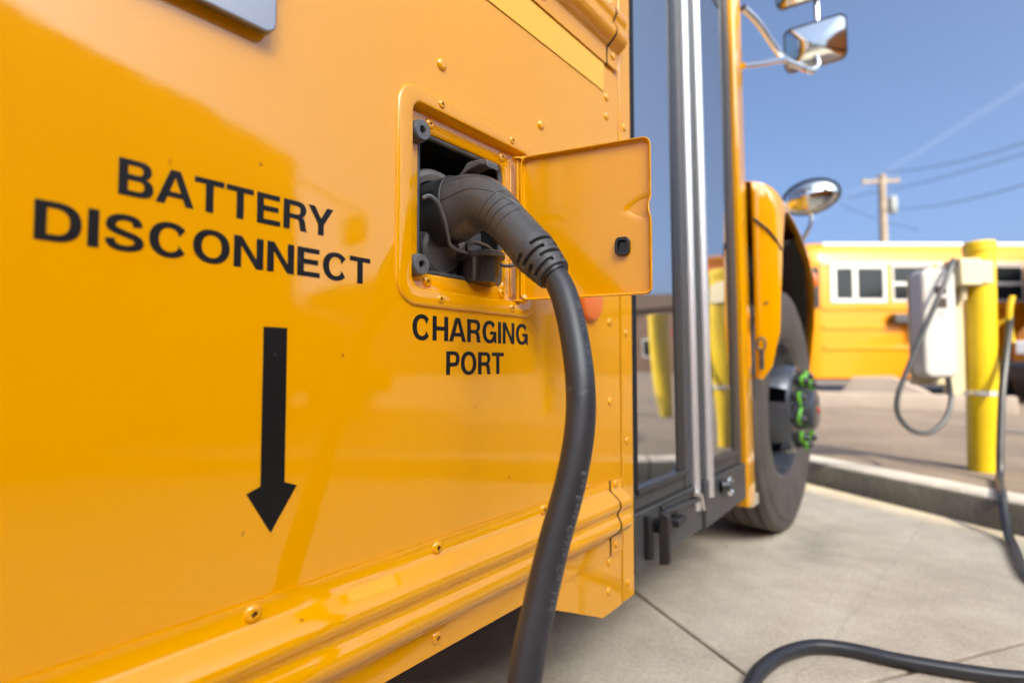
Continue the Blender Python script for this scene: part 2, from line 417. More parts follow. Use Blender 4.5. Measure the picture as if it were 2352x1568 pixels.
# pale joint strip across the lot and the long precast barrier in front of the parked bus
structure(MB().add([(-3.2,10.95,0.140),(3.0,3.95,0.140),(3.07,4.02,0.140),(-3.13,11.02,0.140)], [(0,1,2,3)]).build("expansion_joint", 'concrete_wall'))
sec = [(-0.16,0.13),(-0.13,0.30),(-0.09,0.34),(0.09,0.34),(0.13,0.30),(0.16,0.13)]
def barrier(x0, x1, y, h, label):
    o = MB().loft([[(x0, y+b, 0.13+(z-0.13)*h) for b, z in sec], [(x1-0.12*(0), y+b, 0.13+(z-0.13)*h) for b, z in sec]]).build("concrete_wheel_stop", 'concrete_wall', bevel=0.015)
    return tag(o, label, "wheel stop")
barrier(-4.0, 1.12, 8.5, 1.0, "long low precast concrete stop on the asphalt in front of the sunlit bus")
o = MB().loft([[(x, 9.1+b, 0.13+z) for b, z in ((-0.2,0),(-0.14,h),(0.14,h),(0.2,0))] for x, h in ((-0.75,0.10),(-0.55,0.40),(-0.1,0.42),(0.25,0.25),(0.45,0.10))]).build("concrete_block", 'concrete_wall', bevel=0.02)
tag(o, "rounded pale concrete block behind the long wheel stop", "concrete block")

# ------------------------------------------------------------------ the near school bus
bus = empty("school_bus")
tag(bus, "glossy yellow electric school bus with an open charging port plugged in", "school bus")

# side panel with the port opening
def panel_with_hole(name, y0, y1, z0, z1, hole, x, thick, m, parent):
    me = curve_mesh(name, [[(y0,z0),(y1,z0),(y1,z1),(y0,z1)], hole], thick/2)
    for v in me.vertices: v.co = (x - thick/2 + v.co.z, v.co.x, v.co.y)
    o = obj(name, me, m, parent); return o
HOLE = rrect(0.447, 0.700, 0.805, 1.049, 0.012)
panel_with_hole("side_panel", -4.0, 1.0085, 0.335, 1.62, HOLE, 0.0, 0.003, 'paint', bus)
# upper side with windows, far behind and above the frame
up = MB()
wins = [(-3.9+0.78*i, -3.9+0.78*i+0.68) for i in range(6)]
up.box((-0.05,-4.0,1.62),(0,1.0085,1.80)); up.box((-0.05,-4.0,2.55),(0,1.0085,2.80))
prev = -4.0
for a, b in wins: up.box((-0.05,prev,1.80),(0,a,2.55)); prev = b
up.box((-0.05,prev,1.80),(0,1.0085,2.55)); up.build("upper_side_panel", 'paint', bus)
for a, b in wins:
    w = MB(); w.box((-0.03,a,1.80),(-0.012,b,1.83)); w.box((-0.03,a,2.52),(-0.012,b,2.55)); w.box((-0.03,a,1.83),(-0.012,a+0.03,2.52)); w.box((-0.03,b-0.03,1.83),(-0.012,b,2.52)); w.box((-0.03,a+.03,2.16),(-0.012,b-.03,2.19))
    f = w.build("window", 'blackmetal', bus)
    MB().box((-0.024,a+0.03,1.83),(-0.020,b-0.03,2.52)).build("pane", 'glass', f)
rf = [(-0.0,2.80),(-0.03,2.92),(-0.12,3.0),(-0.4,3.06),(-1.2,3.1),(-2.0,3.06),(-2.28,3.0),(-2.37,2.92),(-2.4,2.80)]
MB().loft([[(x,y,z) for x,z in rf] for y in (-4.0, 2.02)], closed=False).build("roof", 'whitepaint', bus)
MB().box((-2.4,-4.0,0.40),(-2.36,2.02,2.80)).build("left_side_wall", 'paint', bus)
MB().box((-2.36,-4.02,0.40),(-0.001,-4.0,2.80)).build("rear_wall", 'paint', bus)
fl = MB(); fl.box((-2.36,-4.0,0.88),(-0.06,1.04,0.92)); fl.box((-2.36,-4.0,0.40),(-0.02,1.04,0.43)); fl.box((-2.36,1.04,0.40),(-0.9,1.95,0.92)); fl.box((-0.9,1.04,0.22),(-0.07,1.9,0.26)); fl.box((-0.9,1.04,0.26),(-0.55,1.9,0.58))
fl.build("floor", 'interior', bus)
MB().box((-0.30,-4.0,0.43),(-0.20,0.40,0.88)).build("underfloor_bulkhead", 'dark', bus)

# rub rails: ribbed profile (x outwards, z)
RP = [(0.0032,0.4785),(0.0034,0.458),(0.007,0.4545),(0.017,0.4475),(0.0245,0.440),(0.0265,0.434),(0.0262,0.428),(0.0225,0.4215),(0.0195,0.4165),
      (0.0195,0.412),(0.023,0.4065),(0.0265,0.400),(0.0275,0.393),(0.0255,0.386),(0.0195,0.379),(0.011,0.3725),(0.0045,0.3685),(0.0036,0.365),(0.0036,0.333)]
def rail(name, y0, y1, dz, off, parent):
    sec = [(x+off, z+dz) for x, z in RP] + [(x+off-0.0022, z+dz) for x, z in reversed(RP)]
    return MB().loft([[(x,y,z) for x,z in sec] for y in (y0, y1)]).build(name, 'paint', parent, angle=50)
for dz in (0.0, 0.985):
    rail("rub_rail", -4.0, 0.9555, dz, 0, bus)
    rail("rail_end_cap", 0.9585, 1.0015, dz, 0.0022, bus)
    sec = [(x+0.0008, z+dz-0.001) for x, z in RP] + [(x-0.0045, z+dz-0.001) for x, z in reversed(RP)]
    MB().loft([[(x,y,z) for x,z in sec] for y in (0.9545, 0.9600)]).build("rail_gap_shade", 'plugdark', bus, angle=50)  # black strip that paints shade into the gap beside the end cap
# skirt below the rail
MB().prism_yz([(0.700,0.3345),(0.700,0.3225),(0.932,0.2205),(1.0085,0.2205),(1.0085,0.3345)], -0.003, 0.0).build("skirt_panel", 'paint', bus)
MB().prism_yz([(0.704,0.3225),(0.932,0.2225),(0.932,0.2205),(0.700,0.3215)], -0.05, -0.003).build("skirt_flange", 'paint', bus)
# post between the seam and the door
pm = MB(); pm.box((-0.05,1.0135,0.222),(0.0015,1.0635,2.80)); pm.build("door_post", 'paint', bus, bevel=0.0025)
MB().box((-0.02,1.0075,0.224),(-0.004,1.0145,2.80)).build("seam_sealant", 'plugdark', bus)
MB().box((0.0008,-4.0,1.2575),(0.0018,0.9478,1.3140)).build("reflective_tape", 'tape', bus)

# raised metal plate, its lower corner in view
MB().prism_yz(rrect(-0.30,0.2610,1.034,1.42,0.012), 0.0065, 0.0155).build("access_plate", 'plate', bus, bevel=0.0015)
MB().prism_yz(rrect(-0.29,0.2510,1.044,1.41,0.010), 0.0, 0.0075).build("plate_backing", 'dark', bus)

# screw heads: domed, with a star or cross recess
def screw_mesh(kind):
    s = MB(); n = 36; rings = []
    def ring(x, rf_): rings.append([(x, rf_(2*math.pi*k/n)*math.cos(2*math.pi*k/n), rf_(2*math.pi*k/n)*math.sin(2*math.pi*k/n)) for k in range(n)])
    for x, r in ((-0.02,1.0),(0.06,1.0),(0.14,0.97),(0.30,0.84),(0.42,0.66),(0.47,0.50)): ring(x, lambda a, r=r: r)
    if kind == 'star': rr = lambda a: 0.34 + 0.09*math.cos(6*a)
    else: rr = lambda a: 0.20 + 0.26*abs(math.cos(2*a+0.6))**6
    ring(0.48, rr); ring(0.16, lambda a: rr(a)*0.92); ring(0.15, lambda a: 0.02)
    s.loft(rings, True, False, True); return s.mesh("screw_" + kind, 28)
SM = {k: screw_mesh(k) for k in ('star', 'cross')}
for k in SM:
    SM[k].materials.append(M['paint']); SM[k].materials.append(M['recess'])
    for pf in SM[k].polygons:
        c = pf.center
        if math.hypot(c.y, c.z) < 0.36 and c.x < 0.40: pf.material_index = 1
def rivet_mesh():
    s = MB(); s.lathe([(0,1.0),(0.12,0.99),(0.3,0.86),(0.45,0.6),(0.52,0.3),(0.47,0.2),(0.47,0.001)], n=28); return s.mesh("rivet", 40)
SM['rivet'] = rivet_mesh(); SM['rivet'].materials.append(M['paint'])
def screw(kind, y, z, r, x=0.0, parent=bus):
    o = bpy.data.objects.new("rivet" if kind == 'rivet' else "screw", SM[kind]); COL.objects.link(o)
    o.parent = parent; o.location = (x, y, z); o.scale = (r, r, r); o.rotation_euler = (random.uniform(0, 6.28), 0, 0); return o
for y in (-0.23, 0.0147, 0.2547, 0.4948, 0.7325): screw('star', y, 0.4675, 0.0088, 0.0030)
for y in (-0.23, 0.0147, 0.2547, 0.4944): screw('star', y, 0.3530, 0.0088, 0.0034)
for y in (0.02, 0.26, 0.50, 0.735): screw('star', y, 1.3400, 0.0088, 0.0034)
for y, z in ((0.5009,1.1161),(0.7322,1.1126)): screw('rivet', y, z, 0.0088)
for y, z, x in ((0.9594,1.2500,0),(0.959,1.2100,0),(0.9655,0.7910,0),(0.9648,0.6322,0),(0.976,0.4690,0.0052),(0.976,0.3515,0.0058),(0.956,0.3200,0),(0.955,0.2640,0),(0.978,1.3420,0.0058),(0.978,1.4540,0.0052)):
    screw('rivet', y, z, 0.0080, x)
for z in (1.2123, 0.7720, 0.5466, 0.2560): screw('rivet', 1.034, z, 0.0078, 0.0015)

# round red marker reflector
rm = MB(); rm.lathe([(0,0.038),(0.007,0.038),(0.011,0.034),(0.013,0.02),(0.0135,0.0005)], n=40, o=(0,0.888,0.826)); rm.build("marker_reflector", 'redlens', bus)

# ------------------------------------------------------------------ lettering
def sup(cx, cy, rx, ry, a0, a1, n=22, p=2.35):
    out = []
    for k in range(n + 1):
        a = R(a0 + (a1 - a0)*k/n); c, s_ = math.cos(a), math.sin(a)
        out.append((cx + rx*math.copysign(abs(c)**(2/p), c), cy + ry*math.copysign(abs(s_)**(2/p), s_)))
    return out
ST, HB = 0.205, 0.165
def stroke(center, w):
    P = [Vector((x, y)) for x, y in center]; Lf, Rt = [], []
    for i, p in enumerate(P):
        t = (P[min(i+1, len(P)-1)] - P[max(i-1, 0)]).normalized(); nrm = Vector((-t.y, t.x)); ww = w[i] if isinstance(w, list) else w
        Lf.append(p + nrm*ww/2); Rt.append(p - nrm*ww/2)
    return [tuple(q) for q in Lf + Rt[::-1]]
def glyph(ch):
    if ch == 'I': return ST, [[(0,0),(ST,0),(ST,1),(0,1)]]
    if ch == 'H':
        w, m_ = 0.80, 0.5
        return w, [[(0,0),(ST,0),(ST,m_-HB/2),(w-ST,m_-HB/2),(w-ST,0),(w,0),(w,1),(w-ST,1),(w-ST,m_+HB/2),(ST,m_+HB/2),(ST,1),(0,1)]]
    if ch == 'T':
        w = 0.78; return w, [[(w/2-ST/2,0),(w/2+ST/2,0),(w/2+ST/2,1-HB),(w,1-HB),(w,1),(0,1),(0,1-HB),(w/2-ST/2,1-HB)]]
    if ch == 'E':
        w = 0.73; return w, [[(0,0),(w,0),(w,HB),(ST,HB),(ST,.44),(w-.06,.44),(w-.06,.44+HB),(ST,.44+HB),(ST,1-HB),(w-.02,1-HB),(w-.02,1),(0,1)]]
    if ch == 'N':
        w = 0.80; s_ = ST*0.95
        return w, [[(0,0),(s_,0),(s_,.70),(w-s_-.01,0),(w,0),(w,1),(w-s_,1),(w-s_,.30),(s_+.01,1),(0,1)]]
    if ch == 'A':
        w, t = 0.92, 0.225
        return w, [[(0,0),(.205,0),(.275,.215),(w-.275,.215),(w-.205,0),(w,0),(w/2+t/2+.01,1),(w/2-t/2-.01,1)], [(.325,.37),(w-.325,.37),(w/2,.80)]]
    if ch == 'Y':
        w = 0.90; return w, [[(w/2-ST/2,0),(w/2+ST/2,0),(w/2+ST/2,.38),(w,1),(w-.225,1),(w/2,.585),(.225,1),(0,1),(w/2-ST/2,.38)]]
    if ch == 'D':
        w = 0.80
        return w, [[(0,0)] + sup(.34,.5,w-.34,.5,-90,90) + [(0,1)], [(ST,HB)] + sup(.34,.5,w-.34-ST,.5-HB,-90,90) + [(ST,1-HB)]]
    if ch == 'B':
        return .77, [[(0,0)] + sup(.47,.27,.30,.27,-90,62,16) + sup(.45,.755,.275,.245,-58,90,16) + [(0,1)],
                     [(ST,.15)] + sup(.44,.295,.125,.145,-90,90,12) + [(ST,.44)], [(ST,.60)] + sup(.43,.725,.105,.125,-90,90,12) + [(ST,.85)]]
    if ch == 'P':
        return .73, [[(0,0),(ST,0),(ST,.36)] + sup(.42,.68,.31,.32,-90,90,18) + [(0,1)], [(ST,.52)] + sup(.42,.68,.115,.16,-90,90,12) + [(ST,.84)]]
    if ch == 'R':
        out = [(0,0),(ST,0),(ST,.385),(.40,.385)] + [(.48,.37),(.515,.33),(.535,.25),(.545,.12),(.565,.03),(.58,0),(.80,0),(.79,.02),(.765,.05),(.745,.12),(.735,.26),(.715,.37),(.68,.425),(.625,.46)] + sup(.46,.725,.30,.275,-42,90,16) + [(0,1)]
        return .80, [out, [(ST,.54)] + sup(.45,.69,.115,.15,-90,90,12) + [(ST,.84)]]
    if ch == 'O':
        w = .90; return w, [sup(w/2,.5,w/2,.515,0,359,56,2.15), sup(w/2,.5,w/2-ST,.515-HB,0,359,48,2.15)]
    if ch == 'C':
        w = .86
        return w, [sup(.44,.5,.44,.515,40,320,48,2.15) + [(w-.215,.365)] + sup(.44,.5,.44-ST,.515-HB,318,42,40,2.15) + [(w-.215,.63)]]
    if ch == 'G':
        w = .87
        return w, [sup(.44,.5,.44,.515,42,312,48,2.15) + [(w-.13,.10),(w-.12,.0),(w,0),(w,.53),(.47,.53),(.47,.385),(w-.19,.385)] + sup(.44,.5,.44-ST,.515-HB,318,44,40,2.15) + [(w-.225,.66)]]
    if ch == 'S':
        pts = catmull([(.10,.315,0),(.13,.19,0),(.24,.095,0),(.40,.075,0),(.56,.105,0),(.66,.185,0),(.672,.285,0),(.62,.375,0),(.50,.435,0),(.36,.485,0),(.22,.54,0),(.13,.615,0),(.115,.725,0),(.165,.835,0),(.27,.905,0),(.40,.925,0),(.53,.90,0),(.62,.82,0),(.645,.70,0)], 5)
        n = len(pts); w = []
        for i in range(n):
            t = (pts[min(i+1,n-1)] - pts[max(i-1,0)]).normalized(); w.append(0.158 + 0.036*abs(t.y))
        return .77, [stroke([(p.x, p.y) for p in pts], w)]
GAP = 0.105
KERN = {('A','T'): -0.09, ('T','T'): -0.04, ('R','Y'): -0.06, ('B','A'): -0.05, ('R','T'): -0.05, ('C','T'): -0.02, ('H','A'): -0.05, ('A','R'): -0.03, ('P','O'): -0.03, ('T','E'): 0.0}
def word(text, y0, y1, z0, h, parent):
    x = 0; items = []
    for i, ch in enumerate(text):
        w, cs = glyph(ch); items.append((x, cs))
        x += w + GAP + (KERN.get((ch, text[i+1]), 0) if i + 1 < len(text) else 0)
    total = x - GAP; k = (y1 - y0)/total
    cont = [[(y0 + (ox + px)*k, z0 + py*h) for px, py in c] for ox, cs in items for c in cs]
    me = curve_mesh("lettering", cont, 0.00018)
    for v in me.vertices: v.co = (0.0004 + v.co.z, v.co.x, v.co.y)
    return obj("lettering", me, 'decal', parent)
for t, a in (("BATTERY", (0.1372,0.3372,0.8470,0.0308)), ("DISCONNECT", (0.0855,0.3874,0.8000,0.0305)), ("CHARGING", (0.4529,0.6948,0.7380,0.0327)), ("PORT", (0.5125,0.6339,0.6920,0.0322))):
    word(t, *a, bus)["label"] = "black vinyl lettering reading " + t
me = curve_mesh("arrow_marking", [[(0.2611,0.7437),(0.2611,0.5866),(0.2474,0.5814),(0.2722,0.5389),(0.2992,0.5814),(0.2859,0.5866),(0.2859,0.7437)]], 0.00018)
for v in me.vertices: v.co = (0.0004 + v.co.z, v.co.x, v.co.y)
obj("arrow_marking", me, 'decal', bus)

# ------------------------------------------------------------------ charging port: frame, recess, box, bumpers
fr_o = (0.424, 0.717, 0.781, 1.071); fr_i = (0.4495, 0.697, 0.805, 1.047)
fs_ = []
def frs(inset, x, r): fs_.append([(x, y, z) for y, z in rrect(fr_o[0]+inset, fr_o[1]-inset, fr_o[2]+inset, fr_o[3]-inset, max(r, 0.004), 10)])
frs(0, -0.0005, 0.036); frs(0.0006, 0.0020, 0.0355); frs(0.0018, 0.0034, 0.0345); frs(0.004, 0.0038, 0.033)
def fri(inset, x, r): fs_.append([(x, y, z) for y, z in rrect(fr_i[0]+inset, fr_i[1]-inset, fr_i[2]+inset, fr_i[3]-inset, r, 10)])
fri(-0.0035, 0.0040, 0.020); fri(-0.0012, 0.0032, 0.017); fri(0, 0.0010, 0.016); fri(0.0005, -0.0100, 0.016); fri(0.0018, -0.0120, 0.0145)
fri(0.0035, -0.0125, 0.013)
MB().loft(fs_, True, False, False).build("port_frame", 'paint', bus, angle=40)
# ledge with the box opening
BOX = (0.4720, 0.6490, 0.8280, 1.0210)
lg = []
for (a, b, c, d, r, x) in ((0.450,0.6965,0.8055,1.0465,0.013,-0.0120),(BOX[0]-0.003,BOX[1]+0.002,BOX[2]-0.003,BOX[3]+0.003,0.016,-0.0120),(BOX[0],BOX[1],BOX[2],BOX[3],0.014,-0.0145),(BOX[0],BOX[1],BOX[2],BOX[3],0.014,-0.032)):
    lg.append([(x, y, z) for y, z in rrect(a, b, c, d, r, 10)])
MB().loft(lg, True, False, False).build("port_ledge", 'paint', bus, angle=40)
MB().tube([(-0.0190, y, z) for y, z in rrect(BOX[0]+0.003, BOX[1]-0.003, BOX[2]+0.003, BOX[3]-0.003, 0.014, 8)] + [(-0.0190, *rrect(BOX[0]+0.003, BOX[1]-0.003, BOX[2]+0.003, BOX[3]-0.003, 0.014, 8)[0])], 0.0040, 10, False).build("box_edge_seal", 'seal', bus)
bx = []
for inset, x in ((0.001,-0.024),(0.001,-0.125)): bx.append([(x, y, z) for y, z in rrect(BOX[0]+inset, BOX[1]-inset, BOX[2]+inset, BOX[3]-inset, 0.013, 8)])
MB().loft(bx, True, False, True).build("port_box", 'boxblack', bus, angle=60)
for z in (1.0125, 0.8355):
    b = MB(); b.lathe([(-0.0125,0.0148),(-0.004,0.0145),(0.0020,0.0138),(0.0036,0.0124),(0.0038,0.0056),(0.0026,0.0050),(-0.008,0.0048),(-0.008,0.0003)], n=32, o=(0,0.4655,z)); bb = b.build("rubber_bumper", 'bumper', bus)
    MB().lathe([(-0.0079,0.0047),(-0.0079,0.0002)], n=20, o=(0.0006,0.4655,z)).build("bumper_bolt", 'dark', bb)
for y in (0.498, 0.650):
    screw('star', y, 1.0585, 0.0062, 0.0036); screw('star', y, 0.7935, 0.0062, 0.0036)
    screw('cross', 0.4905 if y < 0.6 else 0.6425, 1.0332, 0.0078, -0.0122); screw('cross', 0.4880 if y < 0.6 else 0.6425, 0.8172, 0.0078, -0.0122)
# inlet inside the box
il = MB(); il.lathe([(-0.124,0.068),(-0.052,0.068),(-0.046,0.065),(-0.044,0.058),(-0.048,0.050),(-0.120,0.050)], n=48, o=(0,0.538,0.924)); il.build("charging_inlet", 'greyplastic', bus)
il = MB(); il.lathe([(-0.124,0.040),(-0.040,0.040),(-0.030,0.037),(-0.027,0.031),(-0.030,0.028),(-0.030,0.001)], n=40, o=(0,0.533,0.868)); il.build("inlet_lower_cover", 'plug', bus)
MB().box((-0.124,0.60,0.845),(-0.10,0.634,0.905)).build("inlet_label", 'greyplastic', bus, bevel=0.002)
# dust cap hanging on its tether
dc = MB(); cx, cy, cz = -0.010, 0.592, 0.850
def capsec(h, r): return [(cx + r*math.cos(2*math.pi*k/36) + 0.10*h, cy + r*math.sin(2*math.pi*k/36), cz + h + 0.10*r*math.cos(2*math.pi*k/36)) for k in range(36)]
dc.loft([capsec(-0.026,0.0255), capsec(-0.024,0.0275), capsec(0.010,0.0310)])
d1 = dc.build("dust_cap", 'capplastic', bus)
dc = MB(); dc.loft([capsec(0.0102,0.0340), capsec(0.0112,0.0358), capsec(0.0165,0.0358), capsec(0.0178,0.0345)]); dc.build("cap_flange", 'plug', d1)
pth = [(cx+0.004, cy-0.032, cz+0.016), (cx+0.003, cy-0.031, cz+0.028), (cx+0.002, cy-0.016, cz+0.035), (cx+0.002, cy+0.010, cz+0.034), (cx+0.002, cy+0.028, cz+0.026), (cx+0.002, cy+0.032, cz+0.016)]
MB().tube(catmull(pth, 6), 0.0032, 10).build("cap_handle", 'plug', d1)
MB().tube(catmull([(0.004,0.4655,0.922),(0.008,0.474,0.926),(0.010,0.487,0.919),(0.008,0.500,0.902),(0.003,0.512,0.884),(-0.002,0.521,0.872),(-0.001,0.535,0.866),(-0.004,0.557,0.865)], 8), 0.0026, 10).build("cap_tether", 'bumper', d1)
MB().tube(catmull([(-0.004,0.618,0.861),(0.006,0.634,0.857),(0.014,0.650,0.862),(0.020,0.655,0.872)], 6), 0.0026, 8).build("cap_tether", 'rubber', d1)
# hinged flap standing open
A = R(75.0); FL = empty("flap_pivot_tmp"); bpy.data.objects.remove(FL)
fd = Vector((math.sin(A), math.cos(A), 0)); fn = Vector((-math.cos(A), math.sin(A), 0))      # along the flap, and its outer face side (away from the camera)
HX, HY = 0.004, 0.668
def fp(t, z, dpt): v = Vector((HX, HY, 0)) + fd*t + fn*dpt; return (v.x, v.y, z)
T0, T1, ZB, ZT = 0.004, 0.2065, 0.8065, 1.0345
def flap_outline(ins):
    pts = []
    for t, z in rrect(T0+ins, T1-ins, ZB+ins, ZT-ins, 0.011-ins*0.6, 6):
        pts.append((t, z))
    # finger notch on the free edge
    out = []
    for i, (t, z) in enumerate(pts):
        out.append((t, z))
        if i == len(pts) - 1:
            for tt, zz in ((0,0.918),(-0.0015,0.922),(-0.003,0.927),(-0.0035,0.933),(-0.003,0.939),(-0.0015,0.944),(0,0.948)): out.append((T1-ins+tt, zz))
    return out
lo = flap_outline(0.0); li = flap_outline(0.0022); lj = flap_outline(0.0045)
F = MB()
secs = [[fp(t,z,0.0050) for t,z in lj], [fp(t,z,0.0050) for t,z in li], [fp(t,z,0.0030) for t,z in lo], [fp(t,z,-0.0050) for t,z in lo], [fp(t,z,-0.0058) for t,z in flap_outline(0.0008)], [fp(t,z,-0.0050) for t,z in li], [fp(t,z,0.0015) for t,z in li], [fp(t,z,0.0030) for t,z in lj]]
F.loft(secs, True, True, False)
NT, NZ = 46, 50                                          # inner skin, with the finger dent pressed into it
def skin_pt(i, j):
    t = T0+0.0035 + (T1-T0-0.007)*i/NT; z = ZB+0.0035 + (ZT-ZB-0.007)*j/NZ
    q = max(0.0, min(1.0, (t-(T1-0.046))/0.040)); q = q*q*(3-2*q)
    return fp(t, z, 0.0030 + 0.0085*q*math.exp(-((z-0.933)/(0.004+0.008*q))**2))
F.add([skin_pt(i, j) for i in range(NT+1) for j in range(NZ+1)], [(i*(NZ+1)+j, (i+1)*(NZ+1)+j, (i+1)*(NZ+1)+j+1, i*(NZ+1)+j+1) for i in range(NT) for j in range(NZ)])
flap = F.build("port_flap", 'paint_orange_peel', bus, angle=40)
lk = MB()
sl = []
for sc, dpt in ((1.0,0.003),(1.0,-0.0035),(0.93,-0.0042),(0.66,-0.0042),(0.60,-0.0030),(0.56,0.0020)):
    sl.append([fp(0.1645+t*sc, 0.8785+z*sc, dpt) for t, z in rrect(-0.0108,0.0108,-0.0135,0.0135,0.0075,6)])
lk.loft(sl, True, False, True); lk.build("flap_latch", 'plugdark', flap)
hz = MB(); hz.tube([(HX-0.001, HY-0.003, 0.8045),(HX-0.001, HY-0.003, 1.0365)], 0.0034, 14); hz.build("hinge_pin", 'paint', flap)
for z0 in (1.0315, 0.8045):
    k = MB(); k.tube([(HX-0.001,HY-0.003,z0),(HX-0.001,HY-0.003,z0+0.0032)], 0.0085, 20); k.tube([Vector((HX,HY,z0+0.0016)), Vector((HX,HY,z0+0.0016))+fd*0.012], 0.0042, 10); k.build("hinge_knuckle", 'paint', flap, bevel=0.0006)
hb = MB(); hb.box((-0.018,0.6625,0.812),(-0.010,0.6705,1.028)); hb.build("hinge_leaf", 'paint', bus, bevel=0.001)

# ------------------------------------------------------------------ charging connector and its cable
con = empty("charging_connector", (0.10, 0.534, 0.0))
tag(con, "grey-black charging plug with thick cable plugged into the open bus port", "charging plug")
OFF = Vector((-0.10, -0.534, 0.0))
CY_ = 0.534
def sec_y(c, tang, a, b, n=40, p=2.4):
    """cross-section at c=(x,z) in the plane across tang; a half width (y), b half height"""
    t = Vector((tang[0], 0, tang[1])).normalized(); nr = Vector((-t.z, 0, t.x)); out = []
    for k in range(n):
        an = 2*math.pi*k/n; cc, ss = math.cos(an), math.sin(an)
        out.append(Vector((c[0], CY_, c[1])) + OFF + Vector((0,1,0))*a*math.copysign(abs(cc)**(2/p), cc) + nr*b*math.copysign(abs(ss)**(2/p), ss))
    return out
CL = [(-0.088,0.9215,.034,.043,2.6),(-0.070,0.9215,.0365,.0455,2.6),(-0.045,0.9215,.0370,.0462,2.5),(-0.020,0.9225,.0365,.0455,2.4),(0.005,0.9245,.0355,.0435,2.3),(0.027,0.9255,.0335,.0405,2.2),(0.046,0.9225,.0312,.0365,2.15),
      (0.063,0.9135,.0292,.0325,2.1),(0.078,0.9015,.0278,.0295,2.1),(0.092,0.8880,.0270,.0280,2.05),(0.108,0.8715,.0272,.0278,2.0),(0.124,0.8545,.0278,.0282,2.0),(0.131,0.8470,.0280,.0284,2.0)]
def fine(cl, per=5):
    a = catmull([(q[0], q[1], q[2]) for q in cl], per); b = catmull([(q[3], q[4], 0) for q in cl], per)
    return [(u.x, u.y, u.z, w.x, w.y) for u, w in zip(a, b)]
FC = fine(CL)
secs = []
for i, q in enumerate(FC):
    p0, p1 = FC[max(i-1,0)], FC[min(i+1,len(FC)-1)]
    secs.append(sec_y((q[0],q[1]), (p1[0]-p0[0], p1[1]-p0[1]), q[2], q[3], 44, q[4]))
body = MB().loft(secs).build("connector_body", 'plug', con, angle=50)
# parting ridges and grip grooves lying on the body surface
def surf_pt(i, ang, lift=0.0):
    q = FC[i]; p0, p1 = FC[max(i-1,0)], FC[min(i+1,len(FC)-1)]
    t = Vector((p1[0]-p0[0], 0, p1[1]-p0[1])).normalized(); nr = Vector((-t.z,0,t.x)); cc, ss = math.cos(R(ang)), math.sin(R(ang))
    return Vector((q[0],CY_,q[1])) + OFF + Vector((0,1,0))*(q[2]+lift)*math.copysign(abs(cc)**(2/q[4]), cc) + nr*(q[3]+lift)*math.copysign(abs(ss)**(2/q[4]), ss)
MB().tube([surf_pt(i, 150 - 58*max(0, (i-14)/24.0)**1.6, -0.0004) for i in range(2, 39)], 0.0013, 8).build("parting_ridge", 'plug', body)
MB().tube([surf_pt(i, 177 - 80*max(0, (i-20)/25.0)**1.7, -0.0004) for i in range(4, 46)], 0.0013, 8).build("parting_ridge", 'plug', body)
for j, i in enumerate((38, 41, 44, 47)):
    MB().tube([surf_pt(i, a, -0.0003) for a in range(105, 206, 4)], 0.0007, 6).build("grip_groove", 'plugdark', body)
pl = MB()
pl.add([surf_pt(i, a, 0.0018) for i in (9, 13, 17) for a in (178, 168, 157)], [(0,1,4,3),(1,2,5,4),(3,4,7,6),(4,5,8,7)]); pl.build("label_recess", 'plugdark', body)
# darker moulded nose shell with a raised rim, gripping the front of the head
ns = []
for i in range(0, 21): ns.append([surf_pt(i, 360.0*k/44, 0.0012 if i < 20 else -0.0008) for k in range(44)])
MB().loft(ns, True, False, False).build("nose_shell", 'noseplastic', body, angle=50)
MB().tube([surf_pt(19, 360.0*k/44, 0.0010) for k in range(45)], 0.0016, 8, False).build("nose_rim", 'noseplastic', body)
# release lever on top
lv = MB(); secs = []
for x, zb, zt, w in ((0.006,0.9620,0.9660,0.009),(0.018,0.9640,0.9710,0.0105),(0.027,0.9680,0.9790,0.011),(0.032,0.9700,0.9805,0.011),(0.050,0.9720,0.9790,0.0115),(0.063,0.9685,0.9760,0.0115),(0.065,0.9650,0.9740,0.011)):
    secs.append([Vector((x,CY_+s_*w,z))+OFF for s_, z in ((-1,zb),(1,zb),(1,zt),(-1,zt))])
lv.loft(secs); lv.build("release_lever", 'levergrey', body, bevel=0.0015)
